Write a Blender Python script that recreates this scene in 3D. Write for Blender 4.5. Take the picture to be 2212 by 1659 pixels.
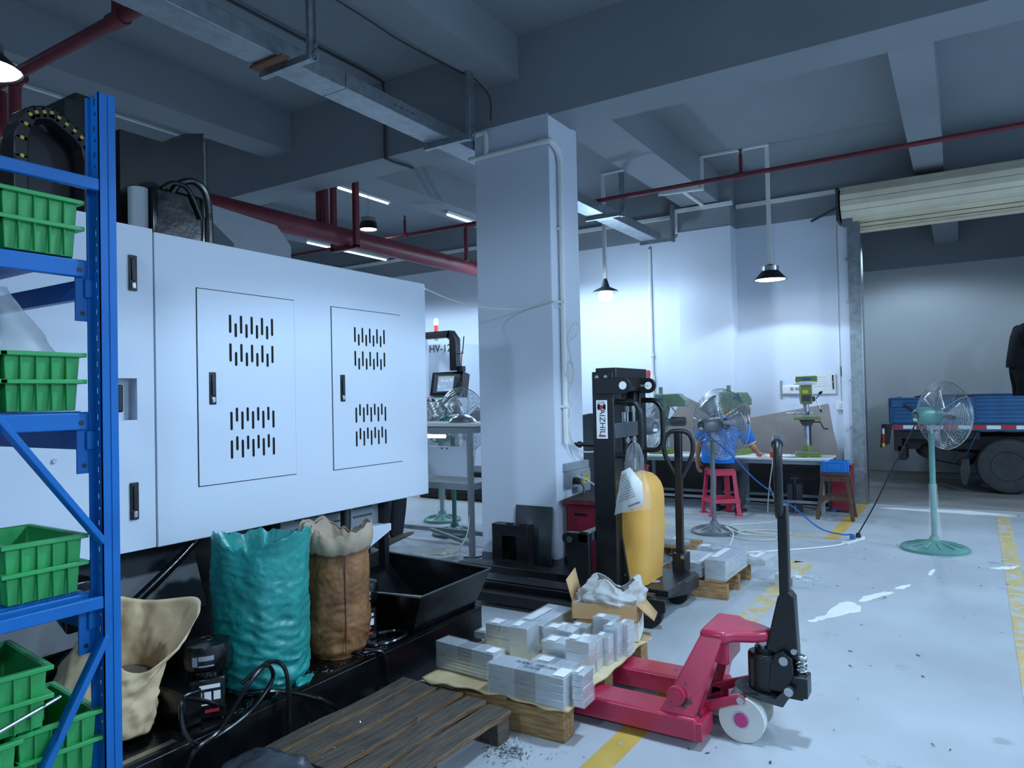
import bpy, bmesh, math, random
from math import sin, cos, pi, radians, sqrt, atan2
from mathutils import Vector, Matrix, noise
random.seed(7)
scene = bpy.context.scene
for o in list(bpy.data.objects): bpy.data.objects.remove(o)
COL = scene.collection

# ---------------------------------------------------------------- camera
YAW, PIT, ROLL = 0.56044, 0.017844, 0.021551
fw = Vector((-sin(YAW)*cos(PIT), cos(YAW)*cos(PIT), sin(PIT)))
r0 = Vector((cos(YAW), sin(YAW), 0)); d0 = fw.cross(r0)
rt = cos(ROLL)*r0 + sin(ROLL)*d0; dn = -sin(ROLL)*r0 + cos(ROLL)*d0
cam = bpy.data.cameras.new('camera'); camo = bpy.data.objects.new('camera', cam); COL.objects.link(camo)
cam.sensor_width = 36; cam.sensor_fit = 'HORIZONTAL'; cam.lens = 1546.94/2212*36; cam.clip_start = .05
camo.matrix_world = Matrix(((rt.x, -dn.x, -fw.x, 0), (rt.y, -dn.y, -fw.y, 0), (rt.z, -dn.z, -fw.z, 1.45), (0, 0, 0, 1)))
scene.camera = camo

# ---------------------------------------------------------------- world, lights, exposure
w = bpy.data.worlds.new('world'); scene.world = w; w.use_nodes = True
w.node_tree.nodes['Background'].inputs[0].default_value = (.33, .47, .62, 1)
w.node_tree.nodes['Background'].inputs[1].default_value = .25
scene.view_settings.view_transform = 'Standard'; scene.view_settings.look = 'None'
scene.view_settings.exposure = 0.0; scene.view_settings.gamma = 1; scene.view_settings.use_curve_mapping = False
LAMPCOL = (.54, .76, 1.0)
def lamp_or_fill(loc, watts, size=150, blend=.12, rad=.10, name='lamp_or_fill'):
    l = bpy.data.lights.new(name, 'SPOT'); l.energy = watts; l.color = LAMPCOL; l.spot_size = radians(size)
    l.spot_blend = blend; l.shadow_soft_size = rad
    o = bpy.data.objects.new(name, l); COL.objects.link(o); o.location = loc; return o
# hall lamps outside the frame (pendants as in view), then added fill spots
lamp_or_fill((-.45, 2.95, 3.35), 300, 126, .12, .14)
for p, e in (((2.0, 2.6, 2.95), 190), ((1.9, 7.2, 2.95), 170), ((-7.0, 3.0, 3.0), 160)):
    lamp_or_fill(p, e, 146, .12, .16)
for p, e in (((-1.8, -3.0, 3.5), 300), ((2.8, -2.6, 3.5), 270), ((4.8, 2.6, 3.5), 260), ((4.6, 8.0, 3.6), 360), ((-5.2, 8.4, 3.2), 170), ((-8.4, 7.8, 3.2), 200)):   # added fill spots out of view, brightening walls and column front
    lamp_or_fill(p, e, 176, .1, .2)
for p in ((2.4, 12.2, 3.4), (-.6, 12.9, 3.5)): lamp_or_fill(p, 62, 170, .3, .2)

# ---------------------------------------------------------------- materials
def lin(h):
    if isinstance(h, str):
        h = h.lstrip('#'); c = [int(h[i:i+2], 16)/255 for i in (0, 2, 4)]
        return tuple(x/12.92 if x <= .04045 else ((x+.055)/1.055)**2.4 for x in c)
    return h
MATS = {}
def mat(name, col, rough=.5, metal=0., var=.12, scale=6., bump=0., bscale=40., col2=None, spot=None, spotc=None, sscale=9., emit=0., alpha=1., trans=0., stretch=None, coat=0., spec=.5, rvar=.1):
    if name in MATS: return MATS[name]
    m = bpy.data.materials.new(name); MATS[name] = m; m.use_nodes = True
    nt = m.node_tree; N = nt.nodes; L = nt.links; b = N['Principled BSDF']
    c = lin(col); b.inputs['Metallic'].default_value = metal; b.inputs['Roughness'].default_value = rough
    b.inputs['Specular IOR Level'].default_value = spec
    tc = N.new('ShaderNodeTexCoord'); src = tc.outputs['Object']
    if stretch:
        mp = N.new('ShaderNodeMapping'); mp.inputs['Scale'].default_value = stretch; L.new(src, mp.inputs[0]); src = mp.outputs[0]
    n = N.new('ShaderNodeTexNoise'); n.inputs['Scale'].default_value = scale; n.inputs['Detail'].default_value = 6; L.new(src, n.inputs['Vector'])
    rp = N.new('ShaderNodeValToRGB'); L.new(n.outputs['Fac'], rp.inputs[0])
    c2 = lin(col2) if col2 else tuple(x*(1-var) for x in c)
    c1 = c if col2 else tuple(min(1, x*(1+var)) for x in c)
    rp.color_ramp.elements[0].position = .34; rp.color_ramp.elements[1].position = .66
    rp.color_ramp.elements[0].color = (*c2, 1); rp.color_ramp.elements[1].color = (*c1, 1)
    out = rp.outputs[0]
    if spot is not None:
        n2 = N.new('ShaderNodeTexNoise'); n2.inputs['Scale'].default_value = sscale; n2.inputs['Detail'].default_value = 8; n2.inputs['Roughness'].default_value = .65; L.new(src, n2.inputs['Vector'])
        r2 = N.new('ShaderNodeValToRGB'); L.new(n2.outputs['Fac'], r2.inputs[0])
        r2.color_ramp.elements[0].position = spot; r2.color_ramp.elements[1].position = spot+.04
        mx = N.new('ShaderNodeMixRGB'); L.new(r2.outputs[0], mx.inputs[0]); L.new(out, mx.inputs[1]); mx.inputs[2].default_value = (*lin(spotc), 1); out = mx.outputs[0]
    L.new(out, b.inputs['Base Color'])
    if rvar:
        mr = N.new('ShaderNodeMapRange'); L.new(n.outputs['Fac'], mr.inputs[0]); mr.inputs[3].default_value = max(.03, rough-rvar); mr.inputs[4].default_value = min(1, rough+rvar); L.new(mr.outputs[0], b.inputs['Roughness'])
    if bump:
        n3 = N.new('ShaderNodeTexNoise'); n3.inputs['Scale'].default_value = bscale; n3.inputs['Detail'].default_value = 4; L.new(src, n3.inputs['Vector'])
        bp = N.new('ShaderNodeBump'); bp.inputs['Strength'].default_value = bump; bp.inputs['Distance'].default_value = .01; L.new(n3.outputs['Fac'], bp.inputs['Height']); L.new(bp.outputs[0], b.inputs['Normal'])
    if emit:
        b.inputs['Emission Color'].default_value = (*lin(col), 1); b.inputs['Emission Strength'].default_value = emit
    if alpha < 1: b.inputs['Alpha'].default_value = alpha
    if trans: b.inputs['Transmission Weight'].default_value = trans
    if coat: b.inputs['Coat Weight'].default_value = coat; b.inputs['Coat Roughness'].default_value = .2
    return m
M_FLOOR = mat('floor_paint', '#b3b8bd', .42, var=.10, scale=1.3, spot=.62, spotc='#9fa5a9', sscale=2.2, bump=.03, bscale=30)
M_CONC = mat('bare_concrete', '#8d8a86', .6, var=.25, scale=1.6, stretch=(.5, 1.6, 1), bump=.1)
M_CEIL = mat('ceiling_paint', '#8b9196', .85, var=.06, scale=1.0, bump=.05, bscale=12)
M_WALL = mat('white_wall', '#dbe1ec', .8, var=.03, scale=.8, bump=.04, bscale=25)
M_WALL2 = mat('bay_wall', '#c9cbcb', .85, var=.05, scale=.7, bump=.05, bscale=20)
M_BAND = mat('base_band', '#6b7276', .7, var=.12, scale=5)
M_YEL = mat('floor_yellow', '#d0ab52', .5, var=.10, scale=9, spot=.60, spotc='#b9b6a4', sscale=14)
M_YELF = mat('faded_yellow', '#cdb377', .5, var=.10, scale=9, spot=.50, spotc='#bcc0c0', sscale=8)
M_CHIP = mat('flaked_white', '#f2f2ee', .6, var=.04)
M_WHITE = mat('machine_white', '#cbd3de', .38, var=.02, scale=1.5)
M_WHITEP = mat('white_plastic', '#e9e9e6', .4, var=.03)
M_GREYP = mat('grey_sheet', '#8f959a', .5, var=.05)
M_BLACK = mat('black_paint', '#17181a', .35, var=.25, scale=8, rvar=.12)
M_BLACKO = mat('oily_black', '#0c0d0f', .22, var=.3, scale=9, rvar=.14, bump=.08, bscale=25)
M_BLKP = mat('black_plastic', '#141517', .45, var=.15)
M_GAP = mat('dark_gap', '#060708', .9, var=.1)
M_STEEL = mat('steel', '#b9bcbe', .32, 1, var=.1, scale=20)
M_GALV = mat('galvanised', '#aab1b5', .42, .9, var=.15, scale=14)
M_ALU = mat('milled_aluminium', '#dde1e4', .30, .82, var=.07, scale=9, stretch=(1, 1, 12))
M_RED = mat('red_pipe', '#732a35', .45, var=.15)
M_JACK = mat('red_enamel', '#b8294b', .33, var=.12, scale=5, spot=.615, spotc='#3c2a2a', sscale=8, coat=.2)
M_MAROON = mat('maroon_cabinet', '#8d2136', .4, var=.12)
M_BLUE = mat('shelf_blue', '#085fa6', .4, var=.08, spec=.3)
M_GREEN = mat('crate_green', '#2a964d', .42, var=.06)
M_WOODD = mat('dark_pallet_wood', '#5f5448', .8, col2='#40372f', scale=5, stretch=(14, 1.2, 6), bump=.35, bscale=18, spot=.70, spotc='#2b2622', sscale=4)
M_WOODE = mat('plank_edge_wood', '#8a6a4a', .8, col2='#5c4634', scale=8, stretch=(6, 1, 6), bump=.3)
M_WOODP = mat('pallet_wood', '#b08a5c', .8, col2='#7c5c3a', scale=7, stretch=(1.5, 12, 12), bump=.3)
M_PLY = mat('ply_sheet', '#d8c39b', .75, col2='#b69a6c', scale=5, bump=.3, bscale=14, spot=.66, spotc='#7d6a4a', sscale=6)
M_CARD = mat('cardboard', '#c39c6e', .85, var=.06, scale=3)
M_STOOLW = mat('stool_wood', '#6b4632', .6, col2='#412a20', scale=9, stretch=(8, 8, 1.5), bump=.2)
M_BOARD = mat('grey_board', '#8f8682', .8, var=.10, scale=3, spot=.70, spotc='#b4adaa', sscale=60)
M_TANK = mat('grey_fan_paint', '#6c7176', .4, var=.08)
M_FGREEN = mat('green_fan_paint', '#5f8f86', .4, var=.08)
M_WIRE = mat('chrome_wire', '#b8bcc0', .3, .8, var=.05)
M_SKIN = mat('skin', '#c58d70', .6, var=.06)
M_SHIRT = mat('blue_shirt', '#1877d2', .85, var=.08, scale=8, bump=.2, bscale=18)
M_TROU = mat('dark_trousers', '#32363c', .9, var=.15, bump=.2, bscale=16)
M_HAIR = mat('grey_hair', '#6e6862', .8, var=.2, scale=30, bump=.3)
M_DRILL = mat('drill_green', '#74863f', .42, var=.08)
M_LAMB = mat('bag_film_heavy', '#eef2f5', .15, var=.02, alpha=.20, rvar=.05)
M_BAGC = mat('clear_bag', '#eef2f5', .10, var=.02, alpha=.42, rvar=.05, bump=.3, bscale=9)
M_DRILL2 = mat('drill_sage', '#748c76', .42, var=.08)
M_TBLUE = mat('truck_blue', '#285f8e', .5, var=.18, scale=4, spot=.70, spotc='#54504c', sscale=7)
M_RUBBER = mat('tyre_rubber', '#3b3d3f', .8, var=.2, scale=10, bump=.15)
M_STOOL = mat('pink_red_plastic', '#d13a58', .4, var=.05)
M_TEAL = mat('teal_sack', '#1d8780', .36, var=.16, scale=6, bump=.6, bscale=26, coat=.15)
M_KRAFT = mat('kraft_sack', '#9c6c40', .55, col2='#5e3c22', scale=5, bump=.5, bscale=18, spot=.64, spotc='#c9b295', sscale=4)
M_KRAFTL = mat('kraft_lining', '#a5927c', .6, var=.12, bump=.4, bscale=16)
M_PAPER = mat('paper_bag', '#d6b88e', .7, var=.08, scale=4, bump=.4, bscale=14)
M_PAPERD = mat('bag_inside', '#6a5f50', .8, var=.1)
M_CLOTH = mat('grey_cloth', '#b9b7b3', .8, var=.10, bump=.4, bscale=20)
M_YCOV = mat('yellow_cover', '#dca54e', .38, var=.05, scale=3)
M_SHUT = mat('shutter_cream', '#efe4c6', .5, var=.07, scale=4)
M_DGREY = mat('dark_grey', '#3d4349', .5, var=.1)
M_FILM = mat('clear_film', '#eef2f5', .12, var=.02, alpha=.16, rvar=.05)
M_HOSE = mat('clear_hose', '#e6e6dc', .2, var=.03, alpha=.75)
M_TUBE = mat('lit_tube', '#eaf4ff', .3, emit=5.0, var=0)
M_GLOW = mat('lamp_glow', '#eef6ff', .3, emit=22.0, var=0)
M_BCRATE = mat('crate_blue', '#1b82d8', .4, var=.05)
M_PRINT = mat('print_black', '#1b1d22', .6, var=.05)
M_PRED = mat('print_red', '#c02634', .5, var=.05)
M_PBLUE = mat('print_blue', '#2a5f96', .5, var=.05)
M_YLAB = mat('label_yellow', '#d8c43a', .5, var=.04)
M_ORANGE = mat('orange_plastic', '#f0502a', .45, var=.04)
M_WHEEL = mat('nylon_wheel', '#d6d6cf', .4, var=.06)
M_PINK = mat('pink_hub', '#c6407a', .4, var=.05)
M_CHIPS = mat('metal_swarf', '#d2d7da', .25, 1, var=.2, scale=60)
M_BRASS = mat('brass_pin', '#c8a84a', .4, .6, var=.1)

# ---------------------------------------------------------------- mesh builder
AX = {'x': (1, 2, 0), 'y': (0, 2, 1), 'z': (0, 1, 2)}
class MB:
    def __init__(s): s.v = []; s.f = []
    def add(s, vs, fs, M=None):
        k = len(s.v); s.v += [tuple(M @ Vector(p)) if M else tuple(p) for p in vs]; s.f += [tuple(i+k for i in f) for f in fs]; return s
    def bx(s, x0, x1, y0, y1, z0, z1, M=None):
        return s.add([(x0,y0,z0),(x1,y0,z0),(x1,y1,z0),(x0,y1,z0),(x0,y0,z1),(x1,y0,z1),(x1,y1,z1),(x0,y1,z1)],
                     [(0,3,2,1),(4,5,6,7),(0,1,5,4),(1,2,6,5),(2,3,7,6),(3,0,4,7)], M)
    def bar(s, p, q, w, h, up=(0,0,1)):   # rectangular bar from p to q
        p = Vector(p); q = Vector(q); d = (q-p).normalized(); u = Vector(up)
        if abs(d.dot(u)) > .98: u = Vector((0,1,0))
        a = d.cross(u).normalized()*w/2; b = a.cross(d).normalized()*h/2
        return s.add([p-a-b,p+a-b,p+a+b,p-a+b,q-a-b,q+a-b,q+a+b,q-a+b],[(0,1,2,3),(7,6,5,4),(0,4,5,1),(1,5,6,2),(2,6,7,3),(3,7,4,0)])
    def cyl(s, p, q, r, r2=None, n=14, cap=True):
        p = Vector(p); q = Vector(q); d = (q-p).normalized(); u = Vector((0,0,1)) if abs(d.z) < .9 else Vector((1,0,0))
        a = d.cross(u).normalized(); b = d.cross(a); r2 = r if r2 is None else r2
        vs = [p+(a*cos(2*pi*i/n)+b*sin(2*pi*i/n))*r for i in range(n)]+[q+(a*cos(2*pi*i/n)+b*sin(2*pi*i/n))*r2 for i in range(n)]
        fs = [(i,(i+1)%n,n+(i+1)%n,n+i) for i in range(n)]
        if cap: fs += [tuple(range(n-1,-1,-1)), tuple(range(n,2*n))]
        return s.add(vs, fs)
    def tube(s, pts, r, n=8, closed=False, cap=True):
        P = [Vector(p) for p in pts]; m = len(P); vs = []; fs = []
        T = []
        for i in range(m):
            a = P[i-1] if (i or closed) else P[i]; b = P[(i+1)%m] if (i < m-1 or closed) else P[i]
            T.append((b-a).normalized())
        u = Vector((0,0,1)) if abs(T[0].z) < .9 else Vector((1,0,0)); A = T[0].cross(u).normalized()
        for i in range(m):
            A = (A-T[i]*A.dot(T[i])).normalized(); B = T[i].cross(A); rr = r[i] if isinstance(r,(list,tuple)) else r
            vs += [P[i]+(A*cos(2*pi*j/n)+B*sin(2*pi*j/n))*rr for j in range(n)]
        for i in range(m if closed else m-1):
            k = (i+1)%m
            fs += [(i*n+j,i*n+(j+1)%n,k*n+(j+1)%n,k*n+j) for j in range(n)]
        if cap and not closed: fs += [tuple(range(n-1,-1,-1)), tuple(range((m-1)*n,m*n))]
        return s.add(vs, fs)
    def lathe(s, prof, n=24, o=(0,0,0), M=None, fn=None):
        vs = []; fs = []; m = len(prof)
        for k,(r,z) in enumerate(prof):
            for i in range(n):
                a = 2*pi*i/n; p = Vector((r*cos(a), r*sin(a), z))
                if fn: p = fn(p, a, k)
                vs.append(p)
        for k in range(m-1): fs += [(k*n+i,k*n+(i+1)%n,(k+1)*n+(i+1)%n,(k+1)*n+i) for i in range(n)]
        if prof[0][0] > 1e-5: fs.append(tuple(range(n-1,-1,-1)))
        if prof[-1][0] > 1e-5: fs.append(tuple(range((m-1)*n,m*n)))
        T = Matrix.Translation(o); return s.add(vs, fs, T @ M if M else T)
    def prism(s, poly, lo, hi, ax='y', M=None):   # poly in the two other axes
        i,j,k = AX[ax]; vs = []
        for h in (lo, hi):
            for a,b in poly:
                p = [0,0,0]; p[i]=a; p[j]=b; p[k]=h; vs.append(tuple(p))
        n = len(poly); fs = [tuple(range(n)), tuple(range(2*n-1,n-1,-1))]+[(q,n+q,n+(q+1)%n,(q+1)%n) for q in range(n)]
        return s.add(vs, fs, M)
    def grid(s, nu, nv, fn):
        k = [fn(i/nu, j/nv) for j in range(nv+1) for i in range(nu+1)]
        return s.add(k, [(j*(nu+1)+i, j*(nu+1)+i+1, (j+1)*(nu+1)+i+1, (j+1)*(nu+1)+i) for j in range(nv) for i in range(nu)])
    def ball(s, c, r, sc=(1,1,1), nu=16, nv=10, fn=None):
        vs = []; fs = []
        for j in range(nv+1):
            t = pi*j/nv
            for i in range(nu):
                a = 2*pi*i/nu; p = Vector((sin(t)*cos(a)*sc[0], sin(t)*sin(a)*sc[1], cos(t)*sc[2]))*r
                if fn: p = fn(p)
                vs.append(p+Vector(c))
        for j in range(nv): fs += [(j*nu+i, (j+1)*nu+i, (j+1)*nu+(i+1)%nu, j*nu+(i+1)%nu) for i in range(nu)]
        return s.add(vs, fs)
    def mesh(s, name, m, smooth=True, ang=38):
        me = bpy.data.meshes.new(name); me.from_pydata(s.v, [], s.f)
        bm = bmesh.new(); bm.from_mesh(me); bmesh.ops.remove_doubles(bm, verts=bm.verts, dist=1e-6); bmesh.ops.recalc_face_normals(bm, faces=bm.faces); bm.to_mesh(me); bm.free()
        me.materials.append(m)
        if smooth:
            for p in me.polygons: p.use_smooth = True
            me.set_sharp_from_angle(angle=radians(ang))
        return me
    def build(s, name, m, parent=None, bevel=0, smooth=True, sub=0, thick=0, label=None, ang=38):
        return obj(name, s.mesh(name, m, smooth, ang), parent, bevel, sub, thick, label)
def obj(name, me, parent=None, bevel=0, sub=0, thick=0, label=None):
    o = bpy.data.objects.new(name, me); COL.objects.link(o)
    if parent: o.parent = parent
    if thick: md = o.modifiers.new('thick','SOLIDIFY'); md.thickness = thick; md.offset = 0
    if sub: md = o.modifiers.new('sub','SUBSURF'); md.levels = sub; md.render_levels = sub
    if bevel: md = o.modifiers.new('bevel','BEVEL'); md.width = bevel; md.segments = 2; md.limit_method = 'ANGLE'; md.angle_limit = radians(40)
    if label: o['label'] = label
    return o
def tag(o, label, cat, group=None, kind=None):
    if label: o['label'] = label
    if cat: o['category'] = cat
    if group: o['group'] = group
    if kind: o['kind'] = kind
    return o
def T(name, label, cat, loc=(0,0,0), rz=0, group=None):
    o = bpy.data.objects.new(name, None); COL.objects.link(o); o.location = loc; o.rotation_euler = (0,0,rz); o.empty_display_size = .1
    return tag(o, label, cat, group)
def S(name, mb, m, parent=None, bevel=0):
    o = mb.build(name, m, parent, bevel)
    if not parent: o['kind'] = 'structure'
    return o
def dup(root, loc, rz=None, label=None, group=None, parent=None):
    r = root.copy(); COL.objects.link(r); r.location = loc
    if rz is not None: r.rotation_euler = (0,0,rz)
    if label: r['label'] = label
    if group: r['group'] = group
    for ch in list(root.children):
        c = ch.copy(); COL.objects.link(c); c.parent = r
        for g in ch.children:
            d = g.copy(); COL.objects.link(d); d.parent = c
    return r
def inst(o, loc, parent=None, rz=None):      # another piece sharing the mesh
    c = o.copy(); COL.objects.link(c); c.location = loc
    if rz is not None: c.rotation_euler = (0,0,rz)
    if parent: c.parent = parent
    return c
def spline(P, n=8, closed=False):
    P = [Vector(p) for p in P]; out = []; m = len(P)
    rng = range(m if closed else m-1)
    for i in rng:
        a = P[i-1] if (i or closed) else P[0]; b = P[i]; c = P[(i+1)%m]; d = P[(i+2)%m] if (i+2 < m or closed) else P[-1]
        for k in range(n):
            t = k/n; out.append(.5*((2*b)+(-a+c)*t+(2*a-5*b+4*c-d)*t*t+(-a+3*b-3*c+d)*t**3))
    if not closed: out.append(P[-1])
    return out
def text(name, body, size, m, M, parent=None, ext=.0006, align='CENTER'):
    cu = bpy.data.curves.new(name, 'FONT'); cu.body = body; cu.size = size; cu.extrude = ext; cu.align_x = align; cu.align_y = 'CENTER'
    tmp = bpy.data.objects.new('tmp', cu); COL.objects.link(tmp)
    me = bpy.data.meshes.new_from_object(tmp.evaluated_get(bpy.context.evaluated_depsgraph_get())); bpy.data.objects.remove(tmp)
    me.transform(M); me.materials.clear(); me.materials.append(m)
    o = bpy.data.objects.new(name, me); COL.objects.link(o); o.parent = parent; return o
def frame(origin, right, up):   # matrix whose x=right, y=up, z=normal
    r = Vector(right).normalized(); u = Vector(up).normalized(); n = r.cross(u)
    return Matrix(((r.x,u.x,n.x,origin[0]),(r.y,u.y,n.y,origin[1]),(r.z,u.z,n.z,origin[2]),(0,0,0,1)))
FX = lambda o: frame(o, (0,1,0), (0,0,1))      # text on a face looking to +X
FY = lambda o: frame(o, (1,0,0), (0,0,1))      # text on a face looking to -Y
def nz(p, s=1., o=0.): return noise.noise(Vector(p)*s+Vector((o,o*1.7,o*.3)))
# ================================================================ STRUCTURE
BH = 3.765; SL = 4.5
fl = S('floor', MB().bx(-14, 6, -4, 10.1, -.1, 0), M_FLOOR)
S('floor_back', MB().bx(-14, 6, 10.1, 14.5, -.1, -.004), M_CONC)
def quad(name, pts, m, parent, z=.002):
    MBq = MB(); n = len(pts); MBq.add([(x,y,z) for x,y in pts]+[(x,y,z-.0015) for x,y in pts], [tuple(range(n))]+[(i,n+i,n+(i+1)%n,(i+1)%n) for i in range(n)])
    return MBq.build(name, m, parent, smooth=False)
quad('yellow_line', [(-1.34,.8),(-1.23,.8),(-1.17,3.35),(-1.28,3.35)], M_YEL, fl)
quad('yellow_line', [(-1.28,3.37),(-1.17,3.37),(-1.08,6.45),(-1.24,6.45)], M_YELF, fl)
quad('yellow_line', [(-3.0,6.36),(-1.24,6.38),(-1.10,6.50),(-3.0,6.44)], M_YELF, fl)
quad('yellow_line', [(-1.18,7.55),(-1.06,7.55),(-1.02,10.0),(-1.14,10.0)], M_YEL, fl)
quad('yellow_line', [(-4.2,7.62),(-1.18,7.55),(-1.18,7.64),(-4.2,7.70)], M_YELF, fl)
quad('yellow_line', [(.20,3.9),(.30,3.9),(.42,9.85),(.29,9.85)], M_YELF, fl)
quad('yellow_line', [(.42,9.76),(2.2,9.76),(2.2,9.85),(.42,9.85)], M_YEL, fl)
quad('yellow_line', [(-6.9,7.9),(-4.0,8.6),(-4.0,8.72),(-6.9,8.02)], M_YELF, fl)
def patch(pts, sub=4, amp=.02, seed=1):
    P = spline([(x,y,0) for x,y in pts], sub, True); random.seed(seed)
    quad('bare_patch', [(p.x+random.uniform(-amp,amp), p.y+random.uniform(-amp,amp)) for p in P], M_CHIP, fl, .0025)
patch([(-.86,4.80),(-.80,4.95),(-.78,5.10),(-.74,5.32),(-.68,5.36),(-.62,5.30),(-.60,5.16),(-.66,5.10),(-.72,4.98),(-.80,4.84)], 4, .012, 3)
patch([(-.64,5.42),(-.60,5.60),(-.52,5.72),(-.46,5.80),(-.46,5.70),(-.54,5.56),(-.58,5.44)], 4, .01, 5)
patch([(-.45,5.86),(-.42,5.96),(-.36,6.05),(-.38,5.94),(-.40,5.88)], 4, .008, 6)
patch([(.16,6.86),(.22,6.96),(.30,7.0),(.36,7.06),(.30,6.92),(.22,6.86)], 4, .012, 8)
patch([(-.26,6.42),(-.24,6.62),(-.22,6.62),(-.235,6.42)], 3, .004, 9)
patch([(-.9,9.75),(.1,9.66),(.55,9.80),(-.1,9.92)], 5, .05, 11)
# ceiling slab and beams
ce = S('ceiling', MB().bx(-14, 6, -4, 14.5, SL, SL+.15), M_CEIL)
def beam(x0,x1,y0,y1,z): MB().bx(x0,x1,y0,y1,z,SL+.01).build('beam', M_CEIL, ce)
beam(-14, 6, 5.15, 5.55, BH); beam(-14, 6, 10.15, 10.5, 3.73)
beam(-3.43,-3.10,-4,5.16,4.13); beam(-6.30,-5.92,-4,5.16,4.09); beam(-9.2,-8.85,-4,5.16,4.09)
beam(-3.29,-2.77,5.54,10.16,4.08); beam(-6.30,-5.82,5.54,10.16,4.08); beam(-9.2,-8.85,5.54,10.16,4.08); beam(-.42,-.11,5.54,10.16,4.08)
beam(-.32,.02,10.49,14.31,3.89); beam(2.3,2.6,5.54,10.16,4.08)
# walls
wb = S('wall_back', MB().bx(-14,-1.30,10.15,10.45,0,3.73).bx(2.6,6,10.15,10.45,0,3.73), M_WALL)
S('wall_loading_bay', MB().bx(-14,6,14.3,14.5,0,3.56), M_WALL2)
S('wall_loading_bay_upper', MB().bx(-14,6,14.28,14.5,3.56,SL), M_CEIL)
S('wall_loading_bay_side', MB().bx(-1.9,-1.75,10.45,14.3,0,SL), M_WALL2)
S('wall_left', MB().bx(-14.2,-14,-4,14.5,0,SL), M_WALL)
S('wall_right', MB().bx(6,6.2,-4,14.5,0,SL), M_WALL); S('wall_front', MB().bx(-14,6,-4.2,-4,0,SL), M_BAND)
pil = S('wall_pilaster', MB().bx(-3.36,-2.62,9.87,10.2,0,3.73), M_WALL)
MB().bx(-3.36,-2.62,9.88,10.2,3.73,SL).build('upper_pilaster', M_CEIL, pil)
# free-standing column
cl = S('wall_column', MB().bx(-3.563,-2.821,5.141,5.653,.11,3.785), M_WALL, bevel=.006)
MB().bx(-3.568,-2.816,5.136,5.658,0,.11).build('base_band', M_BAND, cl)
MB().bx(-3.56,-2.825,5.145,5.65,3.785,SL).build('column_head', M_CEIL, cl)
# trunking rails along the back wall
n = 0
def trim(p, q, w=.05, h=.05, m=M_WHITEP):
    global n; n += 1; o = MB().bar(p, q, w, h).build('trim_%d' % n, m); o['kind'] = 'structure'; return o
trim((-14,10.125,4.03),(-3.4,10.125,4.03)); trim((-2.6,10.125,4.03),(6,10.125,4.03)); trim((-3.40,9.85,4.03),(-2.58,9.85,4.03))
trim((-1.22,10.11,4.03),(-1.22,10.11,.0),.07,.05)
trim((-3.38,9.84,4.03),(-3.38,9.84,3.72),.05,.04)
# shutter door: jamb, guide, roll
dj = S('door_1', MB().bx(-1.19,-1.05,10.02,10.16,0,3.62), M_GALV)
MB().bx(-1.05,-1.035,10.0,10.20,0,3.55).build('guide_rail', M_STEEL, dj)
MB().bx(-1.30,-1.19,10.06,10.16,0,3.74).build('jamb_plaster', M_WALL, dj)
for z in (3.1,2.55,1.55,.95): MB().bx(-1.21,-1.17,9.99,10.03,z,z+.03).build('jamb_clip', M_STEEL, dj)
MB().bx(-1.27,-1.24,9.72,10.16,3.56,3.98).build('roll_bracket', M_DGREY, dj)
MB().bar((-1.62,10.1,3.68),(-1.25,9.9,3.78),.025,.025).build('bracket_stay', M_DGREY, dj)
MB().bx(-1.22,-1.10,9.84,9.92,3.50,3.60).build('guide_mouth', M_STEEL, dj)
R0 = .215; cy, cz = 9.93, 3.795
for k in range(10):      # slats rolled round the drum
    a0 = 2*pi*k/10; a1 = 2*pi*(k+.955)/10
    P = [(cy+cos(a0)*R0, cz+sin(a0)*R0), (cy+cos((a0+a1)/2)*(R0+.012), cz+sin((a0+a1)/2)*(R0+.012)), (cy+cos(a1)*R0, cz+sin(a1)*R0), (cy+cos(a1)*(R0-.012), cz+sin(a1)*(R0-.012)), (cy+cos(a0)*(R0-.012), cz+sin(a0)*(R0-.012))]
    MB().prism(P, -1.22, 2.6, 'x').build('shutter_slat', M_SHUT, dj, smooth=False)
MB().cyl((-1.22,cy,cz),(2.6,cy,cz),R0-.02,n=20).build('shutter_drum', M_DGREY, dj)
for k in range(3): MB().bx(-1.10,2.6,10.05+.004*k,10.085,3.46+.055*k,3.505+.055*k).build('shutter_slat', M_SHUT, dj, bevel=.006)
MB().bx(-1.12,2.6,10.03,10.10,3.44,3.462).build('bottom_bar', M_SHUT, dj)
MB().bx(-1.10,2.6,10.0,10.16,3.62,3.74).build('door_lintel', M_WALL, dj)
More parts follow.
